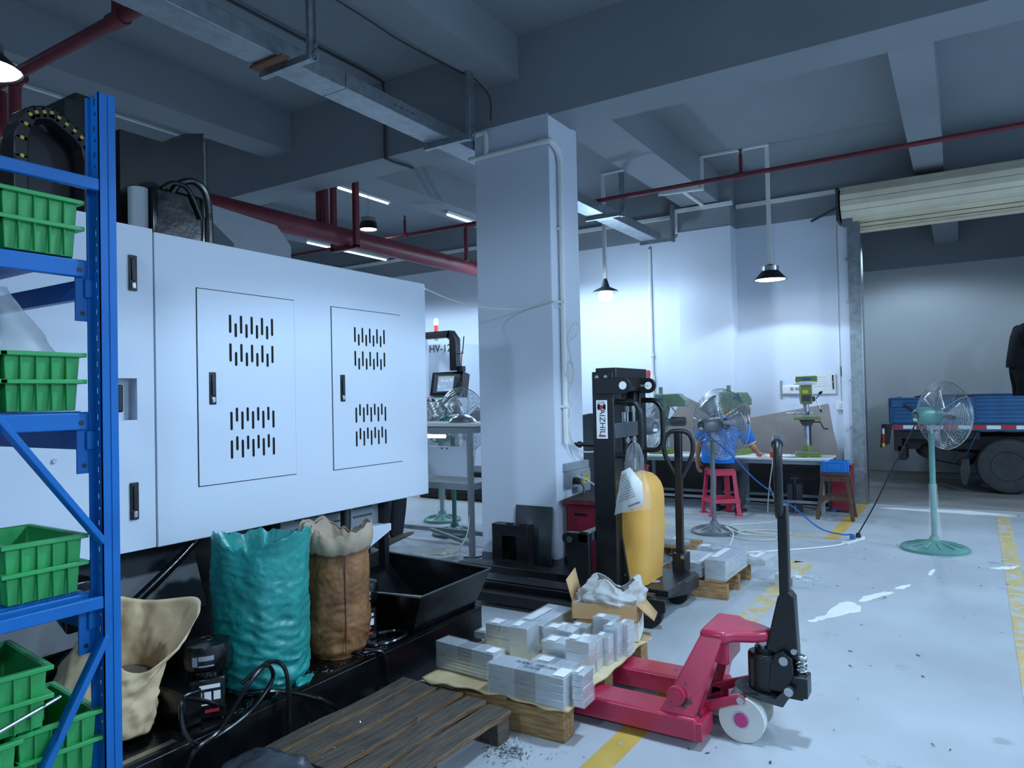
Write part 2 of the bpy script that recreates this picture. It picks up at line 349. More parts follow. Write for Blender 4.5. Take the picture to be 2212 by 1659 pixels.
# ================================================================ SERVICES UNDER THE CEILING
ct = T('cable_tray', 'long grey metal cable trunking hung below the ceiling beside the column', 'cable tray')
for k, y in enumerate((-4, -1.2, 1.2, 3.6, 6.0, 8.2)):
    y1 = (-1.2, 1.2, 3.6, 6.0, 8.2, 9.78)[k]
    MB().bx(-3.80,-3.57,y+.002,y1-.002,3.62,3.735).build('trunking_section', M_GALV, ct, bevel=.004)
MB().bx(-3.82,-3.55,9.70,9.80,3.60,3.625).build('end_flange', M_GALV, ct)
for k in range(4): MB().bx(-3.572,-3.560,4.10+k*.07,4.125+k*.07,3.66,3.685).build('gland_stub', M_STEEL, ct)
def hanger(y, top, label):
    h = T('tray_hanger', label, 'bracket', (-3.36,y,0), 0, 'trunking hangers')
    MB().bx(-.48,.03,-.022,.022,3.575,3.617).build('arm', M_GALV, h)
    MB().bx(-.015,.015,-.045,-.004,3.56,top).bx(-.0145,.035,-.0039,.004,3.56,top).build('drop_angle', M_GALV, h)
    MB().cyl((.035,-.024,3.60),(.05,-.024,3.60),.012,n=8).cyl((.035,-.024,3.64),(.05,-.024,3.64),.012,n=8).build('bolt', M_STEEL, h)
    return h
hanger(3.11, SL, 'galvanised trunking hanger with a wooden wedge, nearest the camera'); hanger(4.80, 4.13, 'galvanised trunking hanger just left of the white column')
hanger(7.90, 4.08, 'galvanised trunking hanger right of the column top'); hanger(9.66, 4.08, 'galvanised trunking hanger at the trunking end by the back wall')
tag(MB().bx(-3.83,-3.52,3.0,3.06,3.60,3.618).build('wood_wedge', mat('wedge_wood','#8a6148',.8), None, bevel=.004, label=None), 'brown wooden strip wedged under the cable trunking', 'wood strip')
o = MB().tube(spline([(-4.575,-4,4.47),(-4.575,3.6,4.47),(-4.572,4.95,4.47),(-4.575,5.10,4.42),(-4.585,5.125,4.2),(-4.588,5.125,3.80),(-4.588,5.17,3.745),(-4.56,5.42,3.742),(-4.555,5.50,3.742)],6),.013).build('dark_conduit', M_DGREY)
tag(o, 'dark grey conduit running along slab and down the main beam', 'conduit')
o = MB().tube(spline([(-3.46,-2,4.12),(-3.45,3.2,4.115),(-3.43,4.0,4.09),(-3.41,4.72,4.12),(-3.36,4.86,4.10),(-3.30,5.0,3.98),(-3.36,5.1,3.82)],6),.006,6).build('ceiling_wire', M_BLKP); tag(o, 'thin black wire drooping along the ceiling beam', 'wire')
# red fire pipes
bp_ = T('fire_main_pipe', 'thick dark red fire water main running under the beams', 'pipe', (-5.88,0,0))
MB().cyl((0,-2,3.3),(0,10.1,3.3),.105,n=24).build('main_pipe', M_RED, bp_)
for x in (-.02,-.12): MB().cyl((x,5.60,3.36),(x,5.60,SL-.002),.036).build('riser', M_RED, bp_)
for y in (5.87,): MB().bx(-.20,-.15,y-.03,y+.03,3.17,SL).bx(.15,.20,y-.03,y+.03,3.17,SL).bx(-.20,.20,y-.03,y+.03,3.15,3.19).build('pipe_bracket', M_RED, bp_)
sp = T('sprinkler_pipe', 'thin red sprinkler pipe crossing the hall in front of the lamps', 'pipe', (0,7.76,0))
MB().cyl((-9,0,3.76),(5,0,3.76),.026,n=12).build('branch_pipe', M_RED, sp)
for x in (-1.93,-6.6):
    MB().cyl((x,0,3.76),(x,0,3.98),.02,n=10).cyl((x-.05,0,3.76),(x+.05,0,3.76),.034,n=12).build('sprinkler_riser', M_RED, sp)
    MB().cyl((x,0,3.98),(x,0,4.03),.012,n=8).cyl((x,0,4.03),(x,0,4.036),.026,n=12).build('sprinkler_head', M_DGREY, sp)
MB().tube(spline([(-4.6,.12,3.78),(-5.5,.12,3.78),(-5.60,.12,3.77),(-5.63,.12,3.70),(-5.63,.12,3.3)],5),.03,10).build('drop_pipe', M_RED, sp)
lp = T('red_pipe_run', 'red pipe with a tee under the ceiling above the blue shelf', 'pipe', (0,2.41,0))
MB().cyl((-6.6,0,3.8),(-3.4,0,3.8),.04,n=14).build('branch_pipe', M_RED, lp)
MB().cyl((-4.29,0,3.8),(-4.29,0,SL),.036,n=12).cyl((-4.36,0,3.8),(-4.22,0,3.8),.05,n=14).build('tee_riser', M_RED, lp)
MB().tube(spline([(-5.60,.05,3.8),(-5.68,.05,3.79),(-5.72,.05,3.72),(-5.72,.05,3.3)],5),.04,12).build('drop_pipe', M_RED, lp)
MB().cyl((-5.95,.05,3.78),(-5.95,.05,3.35),.045,n=12).build('drop_pipe', M_RED, lp)
# lamps
def pendant(name, label, loc, top, rim, r, kind, watts):
    t = T(name, label, 'lamp', loc)
    x, y = 0, 0
    if kind != 'chain': MB().bx(-.022,.022,-.022,.022,rim+.19,top).build('drop_tube', M_WHITEP, t)
    else:
        m_ = MB()
        for k in range(int((top-rim-.15)/.05)): m_.tube([(.008*cos(a)*(1-k%2)+0, .008*cos(a)*(k%2), rim+.16+k*.05+.02*sin(a)) for a in [i*pi/4 for i in range(8)]],.003,5,True)
        m_.build('chain', M_STEEL, t)
    if kind == 'bulb':
        MB().lathe([(.02,.19),(.03,.17),(.045,.12),(.06,.075),(.055,.07)],20,(0,0,rim)).build('lamp_holder', M_DGREY, t)
        MB().lathe([(.055,.075),(.10,.055),(.15,.03),(r,0),(r-.004,-.003),(.14,.022),(.05,.065)],32,(0,0,rim)).build('lamp_shade', M_DGREY, t)
        MB().ball((0,0,rim-.04),.10,(1,1,.85)).build('bulb', M_GLOW, t)
    else:
        MB().lathe([(.01,.20),(.03,.19),(.075,.17),(.085,.165)],24,(0,0,rim)).build('lamp_cap', M_BLKP, t)
        MB().lathe([(.105,.11),(.105,.165),(.1,.165),(.1,.11)],24,(0,0,rim)).build('driver_ring', M_WIRE, t)
        MB().lathe([(.10,.11),(.115,.095),(r,.0),(r-.004,-.002),(.11,.085)],32,(0,0,rim)).build('lamp_shade', M_BLKP, t)
        MB().lathe([(0,.01),(r-.02,.008),(r-.02,.004),(0,.002)],32,(0,0,rim)).build('glowing_diffuser', M_GLOW, t)
    if kind == 'bulb':
        l = bpy.data.lights.new('bulb_light','POINT'); l.energy = watts; l.color = LAMPCOL; l.shadow_soft_size = .086
        q = bpy.data.objects.new('bulb_light', l); COL.objects.link(q); q.location = (loc[0],loc[1],rim-.24)
    else: lamp_or_fill((loc[0],loc[1],rim-.02), watts, 136, .1, .08)
    return t
pendant('pendant_lamp', 'black-shaded pendant lamp with glowing disc over the drill table', (-1.958,9.159,0), SL, 2.82, .197, 'disc', 62)
pendant('pendant_lamp', 'pendant lamp with a bare glowing bulb next to the column', (-4.118,9.038,0), SL, 2.86, .185, 'bulb', 46)
pendant('pendant_lamp', 'bright pendant lamp above the blue shelf at left edge', (-5.10,2.02,0), SL, 3.56, .21, 'disc', 40)
pendant('chain_pendant_lamp', 'small silver lamp on a chain behind the red bracket', (-7.05,7.5,0), SL, 3.86, .13, 'chain', 60)
def tubelight(label, x, y0, y1, z, m=M_TUBE):
    t = T('tube_light', label, 'lamp', (x,y0,z))
    MB().bx(-.03,.03,0,y1-y0,.0,.035).build('batten', M_WHITEP, t); MB().cyl((0,.03,-.014),(0,y1-y0-.03,-.014),.014,n=10).build('tube', m, t)
M_TUBED = mat('dim_tube', '#eaf4ff', .3, emit=1.6, var=0)
tubelight('tube light on far beam below the thick red pipe', -8.95, 8.06, 10.0, 4.04, M_TUBED)
tubelight('tube light beside the column left edge', -6.05, 8.0, 9.3, 4.04, M_TUBED)
tubelight('short tube light behind the two red risers', -7.36, 7.2, 8.3, 4.46, M_TUBED)
tubelight('white tube batten at top left corner', -6.1, 1.4, 2.70, 4.05, M_TUBED)
# white trunking to lamps
def trunk(label, *runs, sz=.045):
    t = T('white_trunking', label, 'trunking')
    for a, b in runs: MB().bar(a, b, sz, sz*.55).build('trunking_length', M_WHITEP, t)
trunk('white trunking bent round the ceiling beam to the black-shaded lamp', ((-2.75,9.10,4.485),(-1.93,9.13,4.485)), ((-2.755,9.08,4.49),(-2.755,9.08,4.06)), ((-3.31,9.0,4.065),(-2.74,9.08,4.065)), ((-2.99,9.08,4.065),(-2.99,9.87,4.065)))
trunk('short white trunking from beam to the bare bulb lamp', ((-4.12,9.0,4.485),(-3.29,8.95,4.485)))
trunk('white trunking line on ceiling above the machine', ((-7.40,1.5,4.485),(-7.40,5.14,4.485)), ((-7.38,5.13,4.49),(-7.38,5.13,3.78)))
# pipes and wires on the column
cp = T('column_conduit', 'white plastic conduit wrapped round the column top and down its side', 'conduit')
MB().tube([(-3.60,5.112,3.53),(-2.88,5.112,3.54)],.022,12).build('conduit_length', M_WHITEP, cp)
MB().tube(spline([(-2.90,5.112,3.54),(-2.82,5.108,3.54),(-2.79,5.13,3.53),(-2.790,5.22,3.50),(-2.790,5.26,3.46),(-2.790,5.275,3.40)],5),.027,12).build('elbow', M_WHITEP, cp)
MB().tube([(-2.790,5.275,3.42),(-2.790,5.27,1.05)],.022,12).build('conduit_length', M_WHITEP, cp)
MB().tube(spline([(-3.66,5.108,3.725),(-3.48,5.108,3.735),(-3.43,5.108,3.73),(-3.42,5.112,3.68),(-3.42,5.112,3.58),(-3.42,5.112,3.53)],5),.022,12).build('conduit_length', M_WHITEP, cp)
for z in (2.83,2.22,1.35): MB().bx(-2.822,-2.765,5.24,5.305,z,z+.02).build('pipe_clip', M_WHITEP, cp)
o = MB().tube(spline([(-2.97,3.66,2.175),(-3.12,4.2,2.16),(-3.20,4.7,2.165),(-3.10,5.05,2.175),(-2.94,5.12,2.20),(-2.83,5.125,2.22),(-2.795,5.15,2.22),(-2.785,5.23,2.17)],6),.006,6).build('white_cable', M_HOSE)
tag(o, 'thin white cable strung from the big machine to the column', 'cable')
o = MB().tube(spline([(-2.775,5.27,2.15),(-2.77,5.30,1.9),(-2.77,5.38,1.68),(-2.77,5.34,1.55),(-2.77,5.26,1.62),(-2.77,5.33,1.74),(-2.77,5.40,1.62),(-2.77,5.30,1.45),(-2.77,5.34,1.35),(-2.77,5.28,1.2),(-2.76,5.34,1.05),(-2.72,5.42,.98),(-2.66,5.50,.97),(-2.6,5.56,.98)],6),.006,6).build('looped_hose', M_HOSE)
tag(o, 'clear hose looped and tied along the conduit on column', 'hose')
o = MB().tube(spline([(-2.77,5.30,1.95),(-2.76,5.40,2.06),(-2.75,5.48,2.04),(-2.76,5.42,1.95),(-2.77,5.30,1.90)],6),.004,6).build('loose_hose_end', M_HOSE); tag(o, 'loose white hose end sticking out of column side', 'hose')
pc = T('hose_coupling', 'black hose coupling on the clear line beside the column', 'coupling', (-2.70,5.43,1.035))
MB().cyl((-.09,-.02,0),(.0,.02,0),.018).cyl((-.06,-.01,0),(-.03,.005,0),.027).cyl((0,.02,0),(.06,.05,0),.022).build('coupling_body', M_BLKP, pc)
MB().tube(spline([(.06,.05,0),(.2,.16,-.02),(.28,.25,-.08),(.30,.3,-.3)],6),.007,6).build('hose_tail', M_HOSE, pc)
eb = T('socket_panel', 'grey socket boxes with a yellow warning label on the column', 'electrical box', (-2.82,5.26,0))
MB().bx(0,.035,0,.42,.82,.885).build('backing_rail', M_GREYP, eb, bevel=.004)
MB().bx(0,.06,.015,.15,.68,.82).build('socket_box', M_GREYP, eb, bevel=.006); MB().bx(0,.05,.165,.41,.625,.82).build('switch_box', M_GREYP, eb, bevel=.006)
MB().bx(.05,.058,.24,.40,.69,.79).build('switch_cover', M_GREYP, eb, bevel=.003)
MB().add([(.0585,.25,.695),(.0585,.385,.695),(.0585,.318,.80),(.06,.25,.695),(.06,.385,.695),(.06,.318,.80)],[(0,2,1),(3,4,5),(0,1,4,3),(1,2,5,4),(2,0,3,5)]).build('warning_label', M_YLAB, eb)
MB().prism([(.317,.735),(.328,.76),(.318,.76),(.325,.785),(.306,.755),(.316,.755)],.0601,.0608,'x').build('warning_mark', M_PRINT, eb); MB().bx(.0601,.0608,.285,.35,.708,.722).build('warning_text', M_PRINT, eb)
MB().cyl((.06,.08,.74),(.11,.08,.735),.028).build('black_plug', M_BLKP, eb)
MB().tube(spline([(.11,.08,.735),(.14,.10,.68),(.13,.08,.6),(.16,.12,.55),(.22,.25,.56),(.3,.4,.58)],6),.006,6).build('plug_lead', M_BLKP, eb)
MB().tube(spline([(.05,.12,.78),(.13,.17,.74),(.20,.28,.66),(.34,.38,.58)],6),.008,6).build('grey_lead', M_HOSE, eb)
# things fixed to the back wall
wp = T('wall_water_pipe', 'white water pipe with a red valve handle on back wall', 'pipe', (-3.89,10.12,0))
MB().cyl((0,0,0),(0,0,3.6),.028).build('pipe_length', M_WHITEP, wp); MB().cyl((0,0,2.0),(0,0,2.05),.04).build('pipe_joint', M_WHITEP, wp); MB().cyl((0,0,1.62),(0,0,1.72),.04).build('pipe_joint', M_WHITEP, wp)
MB().bx(-.07,-.02,-.05,-.02,1.66,1.80).build('valve_handle', M_PRED, wp, bevel=.008)
wq = T('wall_paper_sheet', 'white document board pinned to the wall right of the drill', 'notice', (-1.69,10.14,1.40))
MB().bx(0,.305,-.012,0,0,.265).build('sheet', M_WHITEP, wq); MB().cyl((.27,-.02,.16),(.272,-.02,.245),.008).cyl((.275,-.02,.06),(.273,-.02,.15),.008).build('pen', M_PRINT, wq)
for k in range(5): MB().bx(.03,.20,-.0128,-.0121,.22-.03*k,.224-.03*k).build('text_line', M_GREYP, wq)
wq = T('wall_paper_sign', 'curled white paper with two characters behind the drill', 'notice', (-2.08,10.14,1.37))
MB().grid(8,4,lambda u,v: (.03+u*.30,-.006-.02*sin(u*3)*(1-v),.03+v*.13)).build('sheet', M_WHITEP, wq, thick=.002)
MB().bx(0,.03,-.006,0,-.02,.22).build('tape_strip', M_GREYP, wq)
text('characters', '来 料', .055, M_PRINT, FY((.19,-.03,.10)), wq)
sw = T('light_switch', 'white wall switch box with conduit beside the shutter jamb', 'switch', (-1.39,10.15,1.19))
MB().bx(0,.10,-.04,0,0,.11).build('box', M_WHITEP, sw, bevel=.004); MB().bx(.035,.065,-.046,-.04,.03,.08).build('rocker', M_WHITEP, sw, bevel=.002)
MB().bx(.04,.06,-.02,0,.11,2.4).build('conduit', M_WHITEP, sw)
rb = T('control_pendant', 'grey shutter control box hanging on its cable', 'control box', (-1.28,10.12,1.62)); MB().bx(-.035,.035,-.05,0,0,.13).build('box', M_DGREY, rb, bevel=.006); MB().tube([(0,-.02,.13),(.01,-.02,.6),(.0,-.02,.9)],.006,6).build('cable', M_BLKP, rb)
# ================================================================ BIG MACHINING CENTRE (white panels)
mc = T('machining_centre', 'large white machining centre with two slotted access doors', 'machine')
XP = -2.95
MB().bx(-4.9,XP-.06,.35,3.63,.84,2.19).build('body', M_WHITE, mc)
MB().bx(XP-.06,XP,1.804,3.655,.834,2.20).build('side_panel', M_WHITE, mc, bevel=.004)
MB().bx(XP-.06,XP,.35,1.640,.838,2.225).bx(XP-.06,XP,1.640,1.796,.838,1.387).bx(XP-.06,XP,1.640,1.796,1.562,2.21).bx(XP-.06,XP,1.720,1.796,1.387,1.562).build('front_side_panel', M_WHITE, mc)
MB().bx(XP-.10,XP-.055,1.62,1.73,1.38,1.57).build('latch_recess', M_WHITE, mc)
MB().bx(XP-.055,XP-.015,1.645,1.672,1.42,1.535).build('recess_latch', M_BLKP, mc, bevel=.008)
def lock(y, z, h):
    o = MB().bx(XP+.001,XP+.010,y,y+.035,z,z+h).build('lock_plate', M_BLACK, mc, bevel=.003)
    MB().bx(XP+.010,XP+.017,y+.009,y+.026,z+h*.28,z+h*.92).build('lock_lever', M_BLACK, o, bevel=.003)
    MB().bx(XP+.010,XP+.018,y+.009,y+.027,z+h*.05,z+h*.24).build('lock_button', M_STEEL, o, bevel=.004)
def adoor(y0, y1, z0, z1, sy):
    g = .004
    MB().bx(XP-.001,XP+.0012,y0-g,y1+g,z0-g,z1+g).build('door_gap', M_GAP, mc)
    d = MB().bx(XP,XP+.005,y0,y1,z0,z1).build('access_door', M_WHITE, mc)
    def slot(h):
        P = []
        for k in range(7): a = pi*k/6; P.append((.0065*cos(a), h/2-.0065+.0065*sin(a)))
        for k in range(7): a = pi+pi*k/6; P.append((.0065*cos(a), -h/2+.0065+.0065*sin(a)))
        return MB().prism(P, -.004, .0009, 'x').mesh('vent_slot', M_GAP, False)
    lo, sh = slot(.088), slot(.068)
    for (zl, zs) in ((1.827,1.798),(1.690,1.660),(1.364,1.393),(1.228,1.256)):
        for k in range(9):
            o = obj('vent_slot', lo if k % 2 == 0 else sh, d); o.location = (XP+.005, sy+k*.0306, zl if k % 2 == 0 else zs)
    lock(y0+.055, 1.444, .15)
adoor(2.004,2.563,1.074,1.977,2.176); adoor(2.829,3.398,1.068,1.970,3.005)
lock(1.687,1.931,.15); lock(1.683,.970,.155)
MB().cyl((XP,1.39,1.242),(XP+.008,1.39,1.242),.009,n=10).build('screw', M_STEEL, mc)
MB().bx(XP-.07,XP-.065,1.79,1.81,.85,2.2).build('panel_gap', M_GAP, mc)
MB().bx(XP-.02,XP+.001,.80,.84,.86,2.2).build('panel_gap', M_GAP, mc)
MB().bx(XP,XP+.012,.93,1.06,1.80,1.92).build('yellow_plate', M_YLAB, mc); 
for k in range(9): MB().bx(XP,XP+.003,.92,1.06,1.66-.02*k,1.67-.02*k).build('louvre_slot', M_GAP, mc)
# top: black spindle housing, drag chain, grey guards
MB().bx(-4.3,-3.45,1.94,2.40,2.19,2.80).build('column_cover', M_BLACK, mc)
MB().prism([(2.29,2.25),(2.40,2.20),(2.405,2.92),(2.29,2.885),(2.23,2.84)],-3.9,-3.46,'x').build('cover_fin', M_BLACK, mc)
MB().bx(-3.75,-3.30,2.02,2.30,2.19,2.52).build('motor_block', M_BLACKO, mc, bevel=.02)
MB().cyl((-3.36,1.975,2.19),(-3.36,1.975,2.50),.045,n=18).build('steel_cylinder', M_GREYP, mc)
MB().tube(spline([(-3.32,2.12,2.50),(-3.30,2.16,2.56),(-3.29,2.24,2.58),(-3.28,2.30,2.50),(-3.28,2.31,2.2)],6),.018,8).build('motor_cable', M_BLACKO, mc)
MB().tube(spline([(-3.30,2.06,2.51),(-3.29,2.12,2.55),(-3.29,2.20,2.53),(-3.29,2.27,2.40)],6),.012,8).build('motor_cable', M_BLACKO, mc)
MB().bx(-4.2,-3.62,1.82,1.96,2.19,2.98).bx(-3.9,-3.6,1.76,1.84,2.75,2.93).build('spindle_box', M_BLACK, mc)
cpts = [(1.491,2.30),(1.491,2.547),(1.492,2.629),(1.509,2.696),(1.531,2.749),(1.559,2.768),(1.593,2.779),(1.63,2.785),(1.663,2.772),(1.695,2.752),(1.73,2.732),(1.764,2.708),(1.796,2.668),(1.812,2.597),(1.812,2.50),(1.81,2.426),(1.81,2.30)]
ch = None
for k in range(len(cpts)-1):
    (a,b),(c,d) = cpts[k],cpts[k+1]; v = Vector((0,c-a,d-b)).normalized(); p = Vector((-3.5,a,b))-v*.012; q = Vector((-3.5,c,d))+v*.012
    nrm = Vector((0,-v.z,v.y)); off = nrm*-.012
    o = MB().bar(p+off, q+off, .12, .06, nrm).build('chain_link', M_BLKP, mc, bevel=.008)
    if 0 < k < 15: MB().cyl((-3.44,cpts[k][0]+off.y,cpts[k][1]+off.z),(-3.434,cpts[k][0]+off.y,cpts[k][1]+off.z),.0085,n=12).build('chain_pin', M_BRASS, o)
MB().prism([(1.50,2.20),(1.80,2.20),(1.80,2.58),(1.77,2.66),(1.68,2.72),(1.58,2.73),(1.53,2.69),(1.50,2.62)],-3.70,-3.56,'x').build('chain_trough', M_BLACK, mc)
MB().prism([(2.42,2.19),(3.42,2.19),(3.42,2.46),(3.423,2.535),(3.30,2.66),(2.42,2.72)],-4.6,-3.95,'x').build('head_guard', M_GREYP, mc)
MB().prism([(2.45,2.19),(2.62,2.19),(2.62,2.36),(2.45,2.48)],-3.9,-3.5,'x').build('guard_foot', M_DGREY, mc)
# machine base below the panels
MB().bx(-4.8,-3.22,.2,2.95,.02,.84).build('machine_base', M_BLACK, mc)
MB().add([(-3.16,1.2,.80),(-3.16,2.1,.80),(-2.97,2.05,.52),(-2.97,1.2,.50),(-3.17,1.2,.79),(-3.17,2.1,.79),(-2.98,2.05,.51),(-2.98,1.2,.49)],[(0,1,2,3),(7,6,5,4),(0,4,5,1),(1,5,6,2),(2,6,7,3),(3,7,4,0)]).build('sloped_guard', M_DGREY, mc)
MB().bx(-3.17,-3.0,1.45,1.58,.30,.75).build('valve_block', M_BLACKO, mc, bevel=.01)
hs = [(-2.93,1.30,.42),(-2.93,1.55,.55),(-2.95,1.75,.66),(-2.98,1.95,.78),(-3.0,2.05,.86)]
MB().tube(spline(hs,6),.020,10).build('hydraulic_hose', M_BLACKO, mc)
MB().bx(-3.2,-3.12,2.6,3.38,.66,.84).build('lower_sheet', M_GREYP, mc)
MB().prism([(2.85,.70),(3.40,.675),(3.40,.635),(3.05,.50),(2.85,.46)],-3.35,-3.05,'x').build('chip_chute', M_WHITE, mc)
MB().bx(-3.12,-3.07,3.36,3.40,.24,.84).build('support_post', M_BLACK, mc)
MB().tube(spline([(-3.02,2.98,.85),(-3.01,2.97,.72),(-3.0,2.93,.60),(-3.0,2.88,.50)],6),.030,10).build('corrugated_hose', M_BLKP, mc)
for k in range(3): MB().bx(-3.119,-3.114,2.70+.22*k,2.86+.22*k,.79,.80).build('louvre', M_DGREY, mc)
for k in range(3): MB().bx(-3.119,-3.114,2.70+.22*k,2.86+.22*k,.74,.75).build('louvre', M_DGREY, mc)
# ---------------- coolant tank
tk = T('coolant_tank', 'low black oily coolant tank along the foot of the machine', 'tank')
MB().bx(-3.18,-2.40,1.09,3.44,.0,.225).build('tank_body', M_BLACKO, tk, bevel=.004)
MB().bx(-2.418,-2.400,1.09,3.44,.225,.24).bx(-3.18,-2.418,3.42,3.44,.225,.24).build('tank_rim', M_BLACKO, tk)
MB().bx(-3.1,-2.50,1.62,1.70,.226,.36).build('filter_box', M_BLACKO, tk, bevel=.008)
MB().bx(-2.46,-2.43,1.09,1.55,.226,.235).build('tank_lip', M_STEEL, tk)
hp = T('chip_hopper', 'black flared chip bin standing on the tank', 'bin')
zb, zt = .24, .46
X0,X1,Y0,Y1 = -2.86,-2.43,2.86,3.40; x0,x1,y0,y1 = -3.20,-2.34,2.82,3.45
B = [(X0,Y0,zb),(X1,Y0,zb),(X1,Y1,zb),(X0,Y1,zb)]; Tt = [(x0,y0,zt-.06),(x1,y0,zt-.01),(x1,y1,zt),(x0,y1,zt+.02)]
hb = MB().add(B+Tt, [(0,3,2,1),(0,1,5,4),(1,2,6,5),(2,3,7,6),(3,0,4,7)]).build('hopper_shell', M_BLACKO, hp, thick=.006, smooth=False)
MB().bar(Tt[0],Tt[1],.022,.008).build('rim_lip', M_STEEL, hp); MB().bar(Tt[1],Tt[2],.008,.006).build('rim_edge', M_DGREY, hp); MB().bar(Tt[2],Tt[3],.02,.008).build('rim_lip', M_DGREY, hp)
def swarf(name, n, fn, seed, parent, L=.017):
    random.seed(seed); m = MB()
    for k in range(n):
        p = Vector(fn()); a = random.uniform(0,2*pi); l = random.uniform(.3,1)*L; d = Vector((cos(a),sin(a),random.uniform(-.2,.5)))*l; s_ = Vector((-sin(a),cos(a),.3))*l*.22
        m.add([p,p+d,p+d+s_,p+s_],[(0,1,2,3)])
    o = m.build(name, M_CHIPS, parent, smooth=False); o['kind'] = 'stuff'; return o
R_ = random.uniform
swarf('swarf', 900, lambda: (R_(-2.86,-2.44),R_(2.5,2.86) if R_(0,1)<.5 else R_(1.9,2.86),.2285), 1, tk)
swarf('swarf', 520, lambda: (R_(-2.52,-2.425),R_(1.75,2.9),.2285), 2, tk)
swarf('swarf', 160, lambda: (R_(-3.1,-2.5),R_(1.2,1.9),.2285), 4, tk)
swarf('swarf', 420, lambda: (lambda u,v: (-2.86+.40*u,3.405+.042*v,.26+.2*v))(R_(0,1),R_(0,1)), 3, hp, .014)
# ---------------- pumps
def pump(loc, label, rz=.35):
    p = T('coolant_pump', label, 'pump', loc, rz, 'coolant pumps on the tank')
    b = MB().bx(-.065,.065,-.065,.065,0,.16).build('terminal_box', M_BLACKO, p, bevel=.008)
    MB().bx(.0655,.067,-.03,.045,.12,.135).build('white_label', M_WHITEP, b)
    for i in range(3): MB().bx(.0655,.067,-.045+.033*i,-.02+.033*i,.075,.108).build('data_label', M_WHITEP, b)
    MB().bx(.0655,.067,-.04,.03,.058,.063).build('data_line', M_WHITEP, b); MB().bx(.0655,.067,-.01,.04,.028,.040).build('red_mark', M_PRED, b)
    MB().lathe([(.05,.16),(.05,.19),(.085,.19),(.092,.20),(.092,.265),(.086,.285),(.05,.292),(0,.294)],28).build('motor', M_BLACKO, p)
    MB().lathe([(.020,.2935),(.024,.2975),(.028,.2935)],20).build('cap_ring', M_BLACK, p)
    n_ = 10
    for q,(a0,a1,z0,z1) in enumerate(((-.62,-.40,.215,.252),(-.36,.25,.236,.254),(-.36,.25,.213,.219))):
        m_ = MB(); k = 6
        for i in range(k):
            t0=a0+(a1-a0)*i/k; t1=a0+(a1-a0)*(i+1)/k; r=.0928
            m_.add([(r*cos(t0),r*sin(t0),z0),(r*cos(t1),r*sin(t1),z0),(r*cos(t1),r*sin(t1),z1),(r*cos(t0),r*sin(t0),z1)],[(0,1,2,3)])
        m_.build('motor_label', M_GREYP, p)
    return p
pump((-2.56,1.76,.225), 'black coolant pump with white labels left of the teal sack', -.55)
pump((-2.66,2.72,.225), 'black coolant pump half hidden behind the brown sack', -.45)
def cable(name, pts, r, m, label, cat='cable', n=7):
    o = MB().tube(spline(pts, n), r, 8).build(name, m); return tag(o, label, cat)
cable('flexible_conduit', [(-2.44,1.72,.30),(-2.43,1.62,.36),(-2.40,1.55,.38),(-2.36,1.53,.30),(-2.35,1.58,.23),(-2.38,1.72,.22),(-2.40,1.86,.25),(-2.40,1.95,.33),(-2.38,1.90,.40),(-2.36,1.80,.36),(-2.34,1.66,.25),(-2.33,1.55,.22),(-2.34,1.50,.10),(-2.33,1.48,.02)], .0085, M_BLACKO, 'looped black flexible conduit hanging over the tank front')
cable('flexible_conduit', [(-2.44,1.83,.34),(-2.40,1.93,.40),(-2.36,1.98,.36),(-2.355,1.99,.20),(-2.35,1.98,.05)], .0085, M_BLACKO, 'black flexible conduit arching beside the teal sack foot')
cable('flexible_conduit', [(-2.55,1.90,.25),(-2.45,2.0,.25),(-2.36,2.12,.20),(-2.34,2.25,.10),(-2.33,2.3,.03)], .010, M_BLACKO, 'thin black conduit below the teal sack')
cable('black_cable', [(-2.60,2.66,.25),(-2.50,2.6,.245),(-2.43,2.68,.25),(-2.44,2.82,.25),(-2.52,2.84,.25),(-2.58,2.76,.25)], .011, M_BLACKO, 'black cable ring lying on the tank right of the brown sack')
cable('black_cable', [(-2.55,2.48,.245),(-2.45,2.50,.25),(-2.385,2.58,.24),(-2.375,2.60,.12),(-2.37,2.58,.03)], .010, M_BLACKO, 'black cable hanging over tank edge behind the dark pallet')
